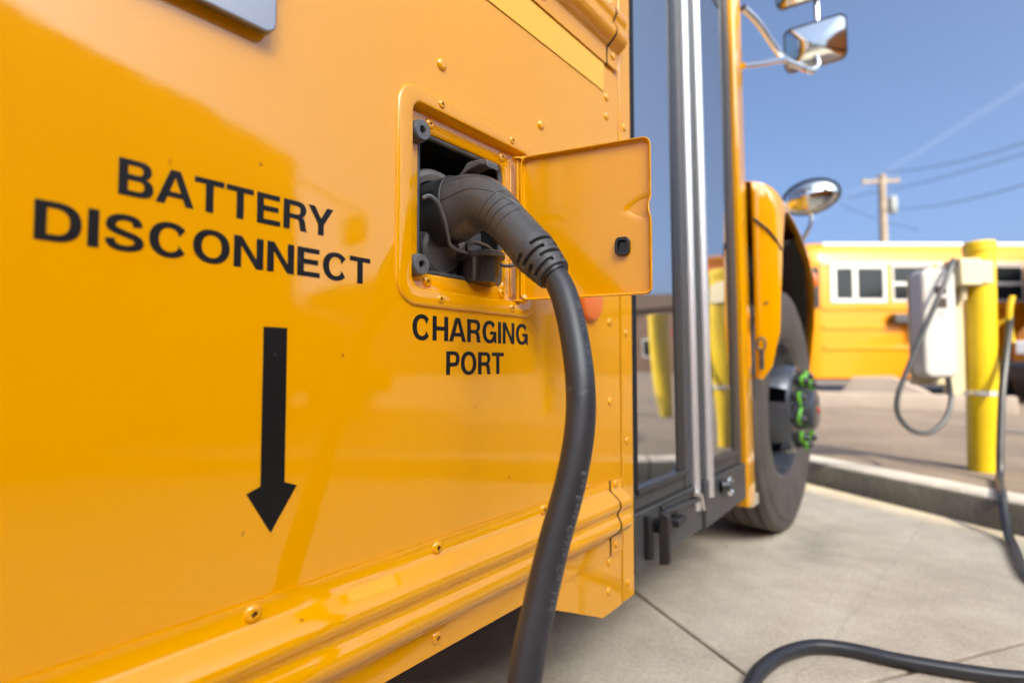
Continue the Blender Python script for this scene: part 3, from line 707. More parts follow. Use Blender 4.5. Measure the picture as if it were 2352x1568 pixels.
# strain relief: core with raised rings joined by bridges
S0 = Vector((0.131, CY_, 0.8470)) + OFF; S1 = Vector((0.1655, CY_, 0.8105)) + OFF
ax = (S1 - S0).normalized(); sv = Vector((0,1,0)); su = sv.cross(ax)
def ring_sec(d, r, n=40): c = S0 + ax*d; return [c + (su*math.cos(2*math.pi*k/n) + sv*math.sin(2*math.pi*k/n))*r for k in range(n)]
LEN = (S1 - S0).length
MB().loft([ring_sec(-0.004,0.0245), ring_sec(LEN*0.4,0.0220), ring_sec(LEN,0.0180)]).build("strain_relief_core", 'plugdark', con)
nb = 5; pitch = LEN/nb; rels = MB()
def rr_(d): return 0.0288 - 0.0078*max(0, d/LEN)**1.3
for k in range(nb):
    a, b = k*pitch, k*pitch + pitch*0.60
    if k == 0: a = -0.004
    rels.loft([ring_sec(a,0.016), ring_sec(a,rr_(a)-0.0012), ring_sec(a+0.0008,rr_(a)), ring_sec(b-0.0008,rr_(b)), ring_sec(b,rr_(b)-0.0012), ring_sec(b,0.016)], True, False, False)
    if k < nb - 1:
        for q in range(3):
            a0 = 360/3*q + (k % 2)*60 + 20; bs = []
            for d in (b-0.0006, b+pitch*0.40+0.0006):
                c = S0 + ax*d; r1 = rr_(d) - 0.0002
                bs.append([c + (su*math.cos(R(a0+da)) + sv*math.sin(R(a0+da)))*rad for da, rad in ((-16,0.016),(16,0.016),(16,r1),(8,r1+.0004),(0,r1+.0006),(-8,r1+.0004),(-16,r1))])
            rels.loft(bs)
rels.build("strain_relief", 'relief', con, angle=40)
# cable: from the plug down, along the pavement and up to the hook on the bollard
CP = [(0.156,0.534,0.8205),(0.1660,0.5335,0.8090),(0.181,0.529,0.785),(0.199,0.519,0.744),(0.2165,0.505,0.690),(0.2235,0.493,0.640),(0.2225,0.476,0.585),(0.2165,0.453,0.525),(0.2135,0.432,0.470),(0.2130,0.413,0.420),
      (0.216,0.392,0.340),(0.228,0.370,0.240),(0.250,0.360,0.130),(0.300,0.400,0.050),(0.350,0.470,0.0175),(0.380,0.620,0.0165),(0.350,0.800,0.0165),(0.260,0.980,0.0165),(0.195,1.150,0.0165),(0.178,1.270,0.0165),(0.183,1.350,0.0165),(0.205,1.437,0.0165),(0.2526,1.518,0.0165),(0.3215,1.556,0.0165),(0.4479,1.580,0.0165),(0.639,1.655,0.0165),
      (0.80,1.80,0.0165),(0.86,2.02,0.0165),(0.80,2.24,0.0165),(0.720,2.42,0.0165),(0.702,2.62,0.0165),(0.700,2.80,0.0165),(0.694,2.94,0.030),(0.690,3.04,0.090),(0.690,3.14,0.152),(0.692,3.30,0.1535),(0.700,3.48,0.1540),(0.708,3.58,0.175),(0.715,3.64,0.30),(0.735,3.74,0.55),(0.760,3.83,0.74),(0.779,3.88,0.88),(0.785,3.892,0.96)]
cpath = [Vector(p) + OFF for p in catmull(CP, 8)]
CR = 0.0162
MB().tube(cpath, CR, 24).build("cable", 'cable', con, angle=60)
# white print along the cable
def cable_print(text, s0, size, parent, ang0):
    cu = bpy.data.curves.new("print", 'FONT'); cu.body = text; cu.size = size; cu.space_character = 1.35
    o = bpy.data.objects.new("print", cu); COL.objects.link(o)
    dg = bpy.context.evaluated_depsgraph_get(); me = bpy.data.meshes.new_from_object(o.evaluated_get(dg))
    bpy.data.objects.remove(o); bpy.data.curves.remove(cu)
    cum = [0.0]
    for i in range(1, len(cpath)): cum.append(cum[-1] + (cpath[i]-cpath[i-1]).length)
    cl = cam.location
    for v in me.vertices:
        s_ = s0 + v.co.x; i = 0
        while i < len(cum) - 2 and cum[i+1] < s_: i += 1
        f = (s_ - cum[i])/(cum[i+1]-cum[i]); p = cpath[i].lerp(cpath[i+1], f); t = (cpath[i+1]-cpath[i]).normalized()
        out = Vector((0.45, -0.55, 0.0)); out = (out - t*out.dot(t)).normalized(); side = t.cross(out)
        an = ang0 + (v.co.y - size*0.35)/CR
        v.co = p + (out*math.cos(an) + side*math.sin(an))*(CR + 0.0003)
    return obj("cable_print", me, 'print', parent)
cable_print("-40 105C   VW-1", 0.055, 0.0085, con, -0.75)
cable_print("Far East Cable Co.,Ltd", 0.245, 0.0105, con, -0.62)

# ------------------------------------------------------------------ entrance door
dr = MB(); DX = -0.012
dr.box((-0.05,1.0640,0.262),(-0.004,1.0790,2.75)); dr.box((-0.05,1.90,0.262),(-0.002,1.915,2.75))
door = dr.build("entrance_door", 'matteblack', bus, bevel=0.003)
def leaf(y0, y1, g0, g1, zb, zt=2.74):
    w = MB()
    w.box((-0.045,y0,zb),(DX,g0,zt)); w.box((-0.045,g1,zb),(DX,y1,zt)); w.box((-0.045,g0,zb),(DX-0.002,g1,0.425)); w.box((-0.045,g0,2.25),(DX-0.002,g1,zt))
    l = w.build("door_leaf", 'doorblack', door, bevel=0.003)
    return l
leaf(1.080,1.462,1.100,1.372,0.385); leaf(1.482,1.856,1.562,1.812,0.385)
for y0, y1 in ((1.097,1.372),(1.562,1.812)): MB().box((-0.0175,y0-0.004,0.42),(-0.0145,y1+0.004,2.26)).build("glass", 'glass', door)
g_ = MB(); g_.box((-0.020,1.325,0.425),(-0.0115,1.374,2.25)); g_.build("rubber_gasket", 'rubber', door, bevel=0.004)
g_ = MB(); g_.box((-0.020,1.0800,0.425),(-0.0095,1.1080,2.25)); g_.build("rubber_gasket", 'matteblack', door, bevel=0.002)
g_ = MB(); g_.box((-0.020,1.768,0.425),(-0.0115,1.815,2.25)); g_.build("rubber_gasket", 'rubber', door, bevel=0.004)
g_ = MB(); g_.box((-0.020,1.562,1.84),(-0.0120,1.768,1.90)); g_.build("rubber_gasket", 'rubber', door, bevel=0.004)
g_ = MB(); g_.box((-0.04,1.463,0.27),(-0.02,1.481,2.74)); g_.build("rubber_gasket", 'dark', door)
# glazing strip along the foot of each pane
for y0, y1 in ((1.097,1.372),(1.562,1.812)):
    MB().box((-0.020,y0,0.420),(-0.002,y1,0.436)).build("glazing_strip", 'blackmetal', door, bevel=0.003)
# lower kick panels
MB().prism_yz([(1.0785,0.252),(1.462,0.262),(1.462,0.383),(1.0785,0.383)], -0.045, -0.004).build("kick_panel", 'doorblack', door, bevel=0.003)
MB().prism_yz([(1.484,0.255),(1.856,0.268),(1.856,0.383),(1.484,0.383)], -0.045, -0.002).build("kick_panel", 'doorblack', door, bevel=0.003)
for y, r_ in ((1.430, 0.0125), (1.528, 0.0145)):
    t = MB(); t.tube([(-0.008,y,0.318 if y < 1.5 else 0.335),(-0.008,y,2.74)], r_, 18); t.build("trim_bar", 'alu', door)
# latch and fittings near the foot of the door
h = MB()
h.prism_yz([(1.118,0.372),(1.134,0.372),(1.136,0.275),(1.120,0.278)], -0.004, 0.012)
h.loft([[(0.018,y,z) for y,z in ((1.146,0.378),(1.166,0.378),(1.168,0.335),(1.164,0.262),(1.146,0.262))], [(0.040,y,z) for y,z in ((1.148,0.374),(1.164,0.374),(1.166,0.335),(1.162,0.268),(1.148,0.266))]])
h.tube([(-0.004,1.18,0.340),(0.030,1.17,0.340)], 0.017, 18)
lt = h.build("door_latch", 'rubber', door, bevel=0.003)
h = MB(); h.lathe([(0.0,0.020),(0.006,0.020),(0.009,0.015),(0.009,0.001)], n=24, o=(-0.002,1.222,0.345)); h.build("latch_ring", 'chrome', door)
h = MB(); h.box((-0.004,1.235,0.322),(0.028,1.285,0.342)); h.build("latch_stop", 'rubber', door, bevel=0.004)
h = MB(); h.tube([(0.004,1.20,0.362),(0.006,1.41,0.352)], 0.007, 12); h.box((-0.004,1.20,0.358),(0.002,1.40,0.378)); h.build("latch_rod", 'blackmetal', door)
h = MB(); h.tube([(0.006,1.37,0.372),(0.006,1.43,0.360),(0.006,1.445,0.318)], 0.006, 10); h.build("rod_clip", 'chrome', door)
h = MB(); h.tube([(0.0,1.60,0.352),(0.016,1.615,0.352)], 0.018, 16); h.build("hook_mount", 'blackmetal', door)
h = MB(); h.tube([Vector((0.012,1.650,0.345)) + Vector((0.0, 0.024*math.cos(R(a)), 0.024*math.sin(R(a)))) for a in range(30, 321, 15)], 0.0055, 10); h.tube([(0.002,1.615,0.36),(0.012,1.632,0.362)], 0.007, 10); h.build("door_hook", 'chrome', door)
# front post beside the door
pm = MB(); pm.loft([[(x,y,z) for x,y in ((-0.06,1.862),(-0.001,1.862),(0.004,1.869),(0.004,1.940),(-0.006,1.966),(-0.06,1.966))] for z in (0.235,2.80)]); pm.build("front_post", 'paint', bus, bevel=0.003)
MB().box((-0.035,1.90,0.225),(0.003,1.99,0.262)).build("post_foot", 'beige', bus, bevel=0.004)
MB().box((-0.06,1.06,2.75),(-0.002,1.90,2.80)).build("door_header", 'paint', bus)

# the door and the post beside it lean back slightly towards the top
for o in [door] + list(door.children) + [q for q in bus.children if q.name.startswith(("front_post", "post_foot"))]:
    for v in o.data.vertices:
        v.co.y += 0.042*min(1.0, max(0.0, (v.co.y-1.08)/0.45))*(0.85 - v.co.z)

# ------------------------------------------------------------------ front end: cowl, hood, fender, wheel
MB().box((-2.36,1.95,0.45),(-0.06,2.02,1.36)).build("firewall", 'dark', bus)
wsf = MB(); wsf.box((-2.36,1.95,1.36),(-0.06,2.02,1.45)); wsf.box((-2.36,1.95,2.60),(-0.06,2.02,2.80)); wsf.box((-1.24,1.95,1.45),(-1.16,2.02,2.60)); wsf.box((-2.38,1.95,1.36),(-2.30,2.02,2.8))
wsf.build("windscreen_frame", 'paint', bus)
MB().box((-2.30,1.98,1.45),(-0.06,1.985,2.60)).build("windscreen", 'glass', bus)
# hood: loft along y, cross-sections x-z
hs = []
for y, w, zt, zb in ((2.02,0.98,1.40,0.95),(2.35,0.96,1.37,0.93),(2.8,0.90,1.30,0.90),(3.2,0.82,1.20,0.85),(3.42,0.74,1.08,0.80),(3.50,0.66,0.92,0.75)):
    sc_ = []
    for k in range(25):
        a = math.pi*k/24; c, s_ = math.cos(a), math.sin(a)
        sc_.append((-1.2 + w*math.copysign(abs(c)**0.45, c), y, zb + (zt-zb)*abs(s_)**0.5))
    hs.append(sc_)
MB().loft(hs, closed=False).build("hood", 'paint', bus)
nose = MB(); nose.box((-1.95,3.38,0.55),(-0.45,3.50,1.0)); nose.build("grille_surround", 'blackmetal', bus, bevel=0.03)
bp = MB(); bp.loft([[(x,y+dy,z) for y, z in ((3.46,0.42),(3.58,0.42),(3.60,0.50),(3.60,0.62),(3.56,0.68),(3.46,0.68))] for x, dy in ((-2.3,-0.12),(-2.0,0),(-0.4,0),(-0.1,-0.12))]); bp.build("bumper", 'blackmetal', bus)
# right fender: rows along y, outer line, crown and lip
FEN = [  # y, inner x, crown x, crown z, outer x, outer z, lip x, lip z
    (1.984,-0.30,-0.03,1.362, 0.006,1.315, 0.010,0.66),
    (1.992,-0.30,-0.02,1.362, 0.030,1.312, 0.036,0.655),
    (2.004,-0.30,-0.01,1.360, 0.062,1.305, 0.072,0.70),
    (2.022,-0.30, 0.00,1.356, 0.088,1.295, 0.100,0.82),
    (2.050,-0.30, 0.01,1.352, 0.100,1.292, 0.110,1.120),
    (2.085,-0.30, 0.015,1.347,0.102,1.294, 0.111,1.240),
    (2.14, -0.30, 0.015,1.340,0.100,1.290, 0.108,1.262),
    (2.30, -0.32, 0.01,1.320, 0.090,1.275, 0.098,1.252),
    (2.50, -0.34, 0.00,1.288, 0.076,1.248, 0.083,1.226),
    (2.75, -0.36,-0.02,1.240, 0.055,1.200, 0.060,1.178),
    (2.95, -0.38,-0.05,1.192, 0.030,1.150, 0.035,1.122),
    (3.10, -0.42,-0.09,1.140, 0.004,1.090, 0.008,1.045),
    (3.20, -0.45,-0.13,1.080,-0.022,1.000,-0.018,0.900),
    (3.27, -0.50,-0.19,1.010,-0.060,0.920,-0.052,0.700),
    (3.33, -0.60,-0.28,0.930,-0.130,0.840,-0.120,0.600),
    (3.38, -0.75,-0.42,0.880,-0.260,0.780,-0.250,0.560)]
secs = []
for y, xi, xc, zc, xo, zo, xl, zl in FEN:
    xo, xl = (xo*0.80, xl*0.80) if xo > 0 else (xo, xl)
    pts = catmull([(xi,y,zc-0.01),(xc-0.12,y,zc+0.004),(xc,y,zc-0.006),((xc+xo)/2+0.012,y,(zc+zo)/2+0.008),(xo,y,zo),((xo+xl)/2+0.002,y,(zo+zl)/2),(xl,y,zl)], 3)
    l2 = Vector((xl-0.030, y+0.004, zl+0.004)); pts.append(l2); secs.append(pts)
fo = MB().loft(secs, closed=False).build("front_fender", 'paint', bus, angle=60)
md = fo.modifiers.new("thickness", 'SOLIDIFY'); md.thickness = 0.004; md.offset = -1
# seam on the fender's rear face
MB().tube([(0.010,1.983,1.215),(0.027,1.988,1.200),(0.053,2.000,1.172),(0.075,2.019,1.135),(0.085,2.042,1.105)], 0.0045, 8).build("fender_seam", 'archliner', fo)
k = MB(); k.tube([Vector((0.030,1.972,0.775)) + Vector((0.013*math.cos(R(a)),0,0.022*math.sin(R(a)))) for a in range(0,361,20)], 0.0045, 8, False); k.box((0.023,1.972,0.69),(0.037,1.982,0.758)); k.build("hood_latch", 'seal', fo, bevel=0.003)
MB().lathe([(0,0.055),(0.03,0.05),(0.05,0.03),(0.055,0.001)], axis='x', n=28, o=(-0.04,3.14,1.14)).build("turn_signal", 'redlens', fo)
al = []
for a in range(16, 153, 6):
    rad = 0.68; yy = 2.57 + rad*math.cos(R(a)); zz = 0.555 + rad*math.sin(R(a))
    xo_ = 0.050 if yy < 2.6 else 0.050 - 0.085*(yy-2.6)/0.5 if yy < 3.1 else -0.035 - 0.25*(yy-3.1)
    al.append([(xo_, yy, zz), (-0.40, yy, zz)])
MB().loft(al, closed=False).build("wheel_arch_liner", 'archliner', bus)
MB().box((-0.42,1.98,0.2),(-0.40,3.25,1.2)).build("inner_fender", 'archliner', bus)
MB().box((-0.40,2.03,0.40),(-0.02,2.05,0.95)).build("mud_flap", 'archliner', bus)

# front wheel
def wheel(parent, loc, tyr='tyre', lugs=True):
    x0 = loc[0]
    prof = [(-0.285,0.300),(-0.282,0.36),(-0.278,0.42),(-0.272,0.475),(-0.262,0.500),(-0.245,0.511)]
    for i, xx in enumerate((-0.205,-0.150,-0.095,-0.045)): prof += [(xx-0.006,0.515),(xx-0.004,0.500),(xx+0.004,0.500),(xx+0.006,0.515)]
    prof += [(-0.022,0.511),(-0.010,0.504),(-0.004,0.486),(0.000,0.465),(0.004,0.462),(0.006,0.445),(0.006,0.42),(0.004,0.39),(-0.001,0.350),(-0.003,0.345),(-0.008,0.318),(-0.018,0.296),(-0.030,0.286)]
    w = empty("front_wheel", loc) if parent is None else None
    t = MB(); t.lathe(prof, n=72); tm = t.build("wheel", tyr, parent, angle=28, loc=loc)
    rp = [(-0.020,0.292),(-0.022,0.284),(-0.050,0.276),(-0.105,0.262),(-0.125,0.240),(-0.118,0.222),(-0.060,0.206),(-0.010,0.194),(0.024,0.182),(0.034,0.170),(0.036,0.090),(0.060,0.086),(0.098,0.082),(0.106,0.070),(0.108,0.001)]
    rm_ = MB(); rm_.lathe(rp, n=60, skip=lambda i, k: i in (6, 7) and k % 12 in (1,2,3)); rm_.lathe([(-0.16,0.25),(-0.155,0.001)], n=60)
    ro = rm_.build("rim", 'rim', tm, angle=40)
    if lugs:
        for q in range(10):
            a = 2*math.pi*q/10 + 0.2; c = Vector((0, 0.1425*math.cos(a), 0.1425*math.sin(a)))
            n_ = MB(); n_.lathe([(0.034,0.021),(0.044,0.021),(0.046,0.0175),(0.078,0.0165),(0.090,0.010),(0.092,0.001)], n=10, o=c); n_.build("lug_nut", 'blackmetal', tm)
        for q in range(0, 10, 2):
            a = 2*math.pi*q/10 + 0.2; b = a + 2*math.pi/10
            P = []
            for s_ in range(0, 13):
                f = s_/12; an = a + (b-a)*f; rad = 0.1425 + 0.016*math.sin(f*2*math.pi*1.5); P.append((0.068, rad*math.cos(an), rad*math.sin(an)))
            ln = MB(); ln.tube(P, 0.0065, 8)
            for an in (a, b): ln.lathe([(0.060,0.0190),(0.060,0.0230),(0.072,0.0230),(0.072,0.0190),(0.060,0.0190)], n=16, o=(0,0.1425*math.cos(an),0.1425*math.sin(an)))
            ln.build("nut_indicator", 'green', tm)
        hc = MB(); hc.lathe([(0.106,0.014),(0.114,0.012),(0.115,0.001)], n=16); hc.build("hub_plug", 'red', tm)
    return tm
wheel(bus, (-0.012, 2.575, 0.515))
wheel(bus, (-2.36+0.285+0.03, 2.575, 0.515), lugs=False)

# mirrors on the right front corner
BRK = [(0.0,1.945,1.957),(0.030,2.04,1.930),(0.068,2.20,1.868),(0.098,2.30,1.870),(0.112,2.38,1.886),(0.128,2.43,1.895),(0.142,2.47,1.925),(0.136,2.50,1.965),(0.130,2.52,1.99)]
br = MB()
br.tube(catmull(BRK, 6), 0.0125, 12)
br.tube([(0.0,1.93,1.742),(0.04,2.06,1.795),(0.078,2.19,1.853)], 0.011, 12)
br.tube([(0.128,2.575,2.10),(0.124,2.575,2.60)], 0.012, 12)
brk = br.build("mirror_bracket", 'chrome', bus)
def flat_mirror(c, w, hgt, yaw, pitch, parent):
    rt = Matrix.Translation(c) @ Matrix.Rotation(yaw, 4, 'Z') @ Matrix.Rotation(pitch, 4, 'X')
    s = [[rt @ Vector((x, yy, z)) for x, z in rrect(-w/2+i_, w/2-i_, -hgt/2+i_, hgt/2-i_, 0.03)] for yy, i_ in ((0.0,0.004),(0.0,0.0),(0.02,0.0),(0.045,0.02))]
    m_ = MB().loft(s, True, False, True).build("mirror", 'blackmetal', parent)
    s = []
    for k in range(5):
        f = k/4; s.append([rt @ Vector((x*(1-f*0.98), -0.012*f*(2-f)+0.0035, z*(1-f*0.98))) for x, z in rrect(-w/2+.006, w/2-.006, -hgt/2+.006, hgt/2-.006, 0.026)])
    MB().loft(s, True, False, True).build("mirror_glass", 'mirror', m_, angle=60)
flat_mirror(Vector((0.122,2.54,2.062)), 0.235, 0.180, R(5), R(11), bus)
flat_mirror(Vector((0.080,2.51,2.385)), 0.20, 0.26, R(5), R(11), bus)
# egg-shaped crossview mirror on the fender
cm = MB(); secs = []
C0 = Vector((-0.02, 3.20, 1.595)); rt = Matrix.Translation(C0) @ Matrix.Rotation(R(12), 4, 'Z') @ Matrix.Rotation(R(-9), 4, 'Y') @ Matrix.Rotation(R(22), 4, 'X') @ Matrix.Scale(0.76, 4)
for k in range(0, 10):
    f = k/9; r_ = math.cos(f*math.pi/2); secs.append([rt @ Vector((0.175*max(r_,0.01)*math.cos(2*math.pi*j/28), -0.11*math.sin(f*math.pi/2), 0.115*max(r_,0.01)*math.sin(2*math.pi*j/28))) for j in range(28)])
cm.loft(secs, True, False, True); cmo = cm.build("crossview_mirror", 'mirror', bus, angle=60)
MB().loft([[rt @ Vector((0.18*s_*math.cos(2*math.pi*j/28), yy, 0.12*s_*math.sin(2*math.pi*j/28))) for j in range(28)] for yy, s_ in ((-0.012,0.98),(-0.014,1.03),(0.015,1.03),(0.05,0.7))], True, False, True).build("mirror_shell", 'blackmetal', cmo)
MB().tube(catmull([(-0.02,3.22,1.54),(-0.03,3.21,1.44),(-0.09,3.17,1.30),(-0.13,3.16,1.12)], 6), 0.011, 10).build("mirror_arm", 'chrome', cmo)

# ------------------------------------------------------------------ charger, bollards
ROT = R(39.0)
Rv = Vector((math.cos(ROT), math.sin(ROT), 0)); Fv = Vector((-math.sin(ROT), math.cos(ROT), 0))
def make_bollard(loc, label, lean=0.0, top=1.17):
    b = empty("bollard", loc, ROT); tag(b, label, "bollard", "yellow steel bollards")
    s = MB(); s.lathe([(-0.02,0.069),(top-0.055,0.069)], axis='z', n=36); s.build("post", 'bollard', b)
    s = MB(); s.lathe([(top-0.058,0.0700),(top-0.058,0.0745),(top-0.012,0.0745),(top-0.002,0.067),(top,0.05),(top,0.0005)], axis='z', n=36); s.build("cap", 'bollard', b)
    b.rotation_euler = (0, lean, ROT); return b
BL = Vector((0.658, 3.876, 0.136))
boll = make_bollard(BL, "yellow steel bollard carrying the white charger, standing behind the kerb", R(0.9), 1.24)
st = MB(); st.lathe([(0.405,0.0692),(0.405,0.0735),(0.430,0.0735),(0.430,0.0692)], axis='z', n=36); st.build("strap", 'alu', boll)
st = MB(); st.tube(catmull([(0.060,-0.02,0.78),(0.078,-0.045,0.80),(0.090,-0.06,0.81)], 4), 0.012, 10)
st.tube(catmull([(0.112,-0.070,0.935),(0.098,-0.070,0.885),(0.092,-0.070,0.815),(0.096,-0.070,0.745),(0.104,-0.070,0.690)], 6), [0.014]*24+[0.016], 12); st.build("cable_hook", 'bollard', boll)
# charger on its back plate (local x right, -y towards the bus bay)
ch = empty("wall_charger", (BL.x, BL.y, BL.z), ROT)
tag(ch, "tall white charging unit with dark louvres beside the yellow bollard", "charger")
def at_ch(x, y, z): return (x, y, z)
s = MB(); s.loft([[(x,y,z) for x,z in rrect(-0.362,-0.182,0.500,1.080,0.045)] for y in (0.02,-0.085)] ); s.build("housing", 'white', ch, bevel=0.018, seg=3)
for z0, z1 in ((0.945,0.985),(0.870,0.922)):
    lf = MB(); lf.box((-0.300,-0.0875,z0),(-0.238,-0.083,z1)); lo_ = lf.build("louvre_panel", 'louvre', ch)
    sl_ = MB()
    for q in range(5): zz = z0 + (z1-z0)*(q+0.5)/5; sl_.box((-0.298,-0.0905,zz-0.0015),(-0.240,-0.0872,zz+0.0015))
    sl_.build("slat", 'dark', lo_)
s = MB(); s.box((-0.282,-0.0872,0.838),(-0.256,-0.0845,0.846)); s.box((-0.277,-0.0872,0.822),(-0.261,-0.0845,0.828)); s.build("emblem", 'greyplastic', ch)
s = MB(); s.box((-0.166,0.0,0.405),(-0.095,0.05,1.04)); s.box((-0.095,0.005,0.42),(-0.075,0.045,1.02)); s.box((-0.36,0.022,0.46),(-0.166,0.034,1.05)); s.build("back_plate", 'beige', ch, bevel=0.004)
s = MB(); s.box((-0.160,-0.09,0.99),(-0.045,0.03,1.135)); s.box((-0.045,-0.075,1.0),(0.03,-0.03,1.125)); s.build("junction_box", 'beige', ch, bevel=0.008)
s = MB(); s.tube([(-0.10,-0.03,0.995),(-0.10,-0.02,0.92)], 0.018, 14); s.build("conduit", 'beige', ch)
s = MB(); s.tube(catmull([(-0.165,-0.05,1.115),(-0.195,-0.085,1.125),(-0.245,-0.13,1.075),(-0.330,-0.15,0.92),(-0.425,-0.15,0.72),(-0.515,-0.15,0.52),(-0.560,-0.15,0.40),(-0.555,-0.15,0.305),(-0.480,-0.14,0.232),(-0.370,-0.12,0.222),(-0.270,-0.09,0.285),(-0.205,-0.05,0.370),(-0.195,-0.035,0.44),(-0.205,-0.035,0.515)], 8), 0.0125, 14); s.build("cable_loop", 'greycable', ch)
b2 = make_bollard((1.92, 5.70, 0.136), "leaning yellow steel bollard farther along the kerb line", R(3), 1.14)
b3 = make_bollard((3.05, 5.05, 0.136), "upright yellow steel bollard ahead of the neighbouring bus", 0, 1.16)

# ------------------------------------------------------------------ other school buses
BUS_N = [0]
def other_bus(loc, rz, label, windows=9, frame='framewhite', mirrors=True, rail='framewhite'):
    """front = +Y local, left (driver) side = -X local, origin on the ground under the windscreen centre"""
    b = empty("school_bus", loc, rz); tag(b, label, "school bus")
    L_ = 0.85*windows + 0.9; W = 1.2
    cs = [(-W,0.32),(-W-0.005,0.9),(-W-0.005,1.7),(-W,2.42),(-W+0.05,2.72),(-W+0.16,2.84),(-W+0.45,2.92),(0,2.96)]
    cs = cs + [(-x, z) for x, z in reversed(cs[:-1])]
    s = MB(); s.loft([[(x*k_, y, z if z < 2 else 2 + (z-2)*k2) for x, z in cs] for y, k_, k2 in ((-L_,0.98,0.98),(-L_+0.1,1,1),(-0.25,1,1),(0.0,0.97,0.985),(0.12,0.90,0.93))]); s.build("body", 'busyel_far', b, angle=45)
    rp = [(-W+0.148,2.850),(-W+0.155,2.862),(-W+0.45,2.945),(0,2.985),(W-0.45,2.945),(W-0.155,2.862),(W-0.148,2.850)]
    s = MB(); s.loft([[(x,y,z) for x,z in rp] + [(x,y,z-0.02) for x,z in reversed(rp)] for y in (-L_+0.2, -0.35)]); s.build("white_roof", 'whitepaint', b)
    for side in (-1, 1):
        xs = side*(W+0.006)
        def slab(x0, x1, y0, y1, z0, z1, nm, m_, par, bev=0.0):
            q = MB(); q.box((min(x0,x1),y0,z0),(max(x0,x1),y1,z1)); return q.build(nm, m_, par, bevel=bev)
        # driver window with thick white frame
        fr = MB(); y0, y1, z0, z1 = -1.40, -0.36, 1.72, 2.42
        for bx_ in (((y0,z0),(y1,z0+0.07)),((y0,z1-0.06),(y1,z1)),((y0,z0+0.07),(y0+0.06,z1-0.06)),((-0.86,z0+0.07),(-0.77,z1-0.06)),((y1-0.10,z0+0.07),(y1,z1-0.06))):
            fr.box((min(xs,xs+side*0.018),bx_[0][0],bx_[0][1]),(max(xs,xs+side*0.018),bx_[1][0],bx_[1][1]))
        fo_ = fr.build("driver_window", frame, b)
        slab(xs-side*0.004, xs+side*0.004, y0+0.02, y1-0.02, z0+0.02, z1-0.02, "pane", 'window_dark', fo_)
        for i in range(windows):
            y1 = -1.50 - 0.85*i; y0 = y1 - 0.76
            wf = MB()
            for (a, c, d, e) in ((y0,y1,1.735,1.775),(y0,y1,2.385,2.42),(y0,y0+0.03,1.775,2.385),(y1-0.03,y1,1.775,2.385),(y0+0.03,y1-0.03,2.04,2.10)):
                wf.box((min(xs,xs+side*0.014),a,d),(max(xs,xs+side*0.014),c,e))
            w_ = wf.build("window", frame, b)
            slab(xs-side*0.004, xs+side*0.003, y0+0.01, y1-0.01, 1.75, 2.41, "pane", 'window_dark', w_)
        for z0, z1, m_ in ((2.44,2.48,rail),(1.58,1.66,'busyel_far'),(1.22,1.29,'busyel_far'),(0.84,0.91,'busyel_far')):
            slab(xs-side*0.003, xs+side*0.022, -L_+0.1, -0.2, z0, z1, "rub_rail", m_, b, 0.008)
        for yy in (0.95, -L_+2.2):
            q = MB(); q.lathe([(-0.13,0.30),(-0.14,0.46),(-0.11,0.50),(0.11,0.50),(0.14,0.46),(0.13,0.30),(0.05,0.28),(0.05,0.17),(0.12,0.15),(0.13,0.001)], n=32); q.build("wheel", 'tyre', b, loc=(side*1.0, yy, 0.50))
            if yy < 0:
                q = MB(); q.lathe([(0,0.60),(0.004,0.60),(0.004,0.001)], n=32); q.build("wheel_arch", 'dark', b, loc=(side*(W+0.004) if side > 0 else -W-0.010, yy, 0.52))
        if not mirrors: continue
        # mirror arms
        q = MB(); q.tube([(side*1.15,0.05,2.55),(side*1.42,0.55,2.35),(side*1.44,0.60,1.85),(side*1.15,0.10,1.75)], 0.02, 8); q.box((min(side*1.30,side*1.52),0.53,1.98),(max(side*1.30,side*1.52),0.60,2.30)); q.build("mirror", 'blackmetal', b)
        q = MB(); q.lathe([(-0.10,0.01),(-0.07,0.13),(0,0.17),(0.05,0.14),(0.06,0.01)], axis='y', n=20, o=(side*1.12,1.62,1.78)); q.tube([(side*1.05,1.50,1.15),(side*1.12,1.62,1.65)], 0.018, 8); q.build("crossview_mirror", 'blackmetal', b)
    # stop arm on the driver side
    q = MB(); q.lathe([(-0.01,0.001),(-0.01,0.21),(0.01,0.21),(0.01,0.001)], axis='y', n=8, o=(-W-0.26,-1.90,1.40)); so = q.build("stop_sign", 'red', b)
    q = MB(); q.box((-W-0.20,-1.88,1.33),(-W-0.03,-1.42,1.50)); q.box((-W-0.06,-1.60,1.36),(-W+0.01,-1.50,1.46)); q.build("stop_arm", 'blackmetal', so, bevel=0.01)
    # windscreen
    q = MB(); q.add([(-1.02,0.128,1.45),(1.02,0.128,1.45),(1.0,0.128,2.42),(-1.0,0.128,2.42)], [(0,1,2,3)]); q.build("windscreen", 'window_dark', b)
    for x in (-1.199, 1.170):
        q = MB(); q.box((x,-0.16,1.62),(x+0.029,-0.02,2.38)); q.build("quarter_glass", 'window_dark', b)
    for x in (-0.62, 0.62):
        q = MB(); q.lathe([(0,0.10),(0.03,0.10),(0.04,0.08),(0.045,0.001)], axis='y', n=20, o=(x,0.10,2.62)); q.build("warning_lamp", 'redlens', b)
    for x in (-0.3, 0, 0.3): 
        q = MB(); q.box((x-0.05,0.02,2.79),(x+0.05,0.09,2.82)); q.build("marker_lamp", 'redlens', b)
    # hood, grille, lamps, bumper
    hs = []
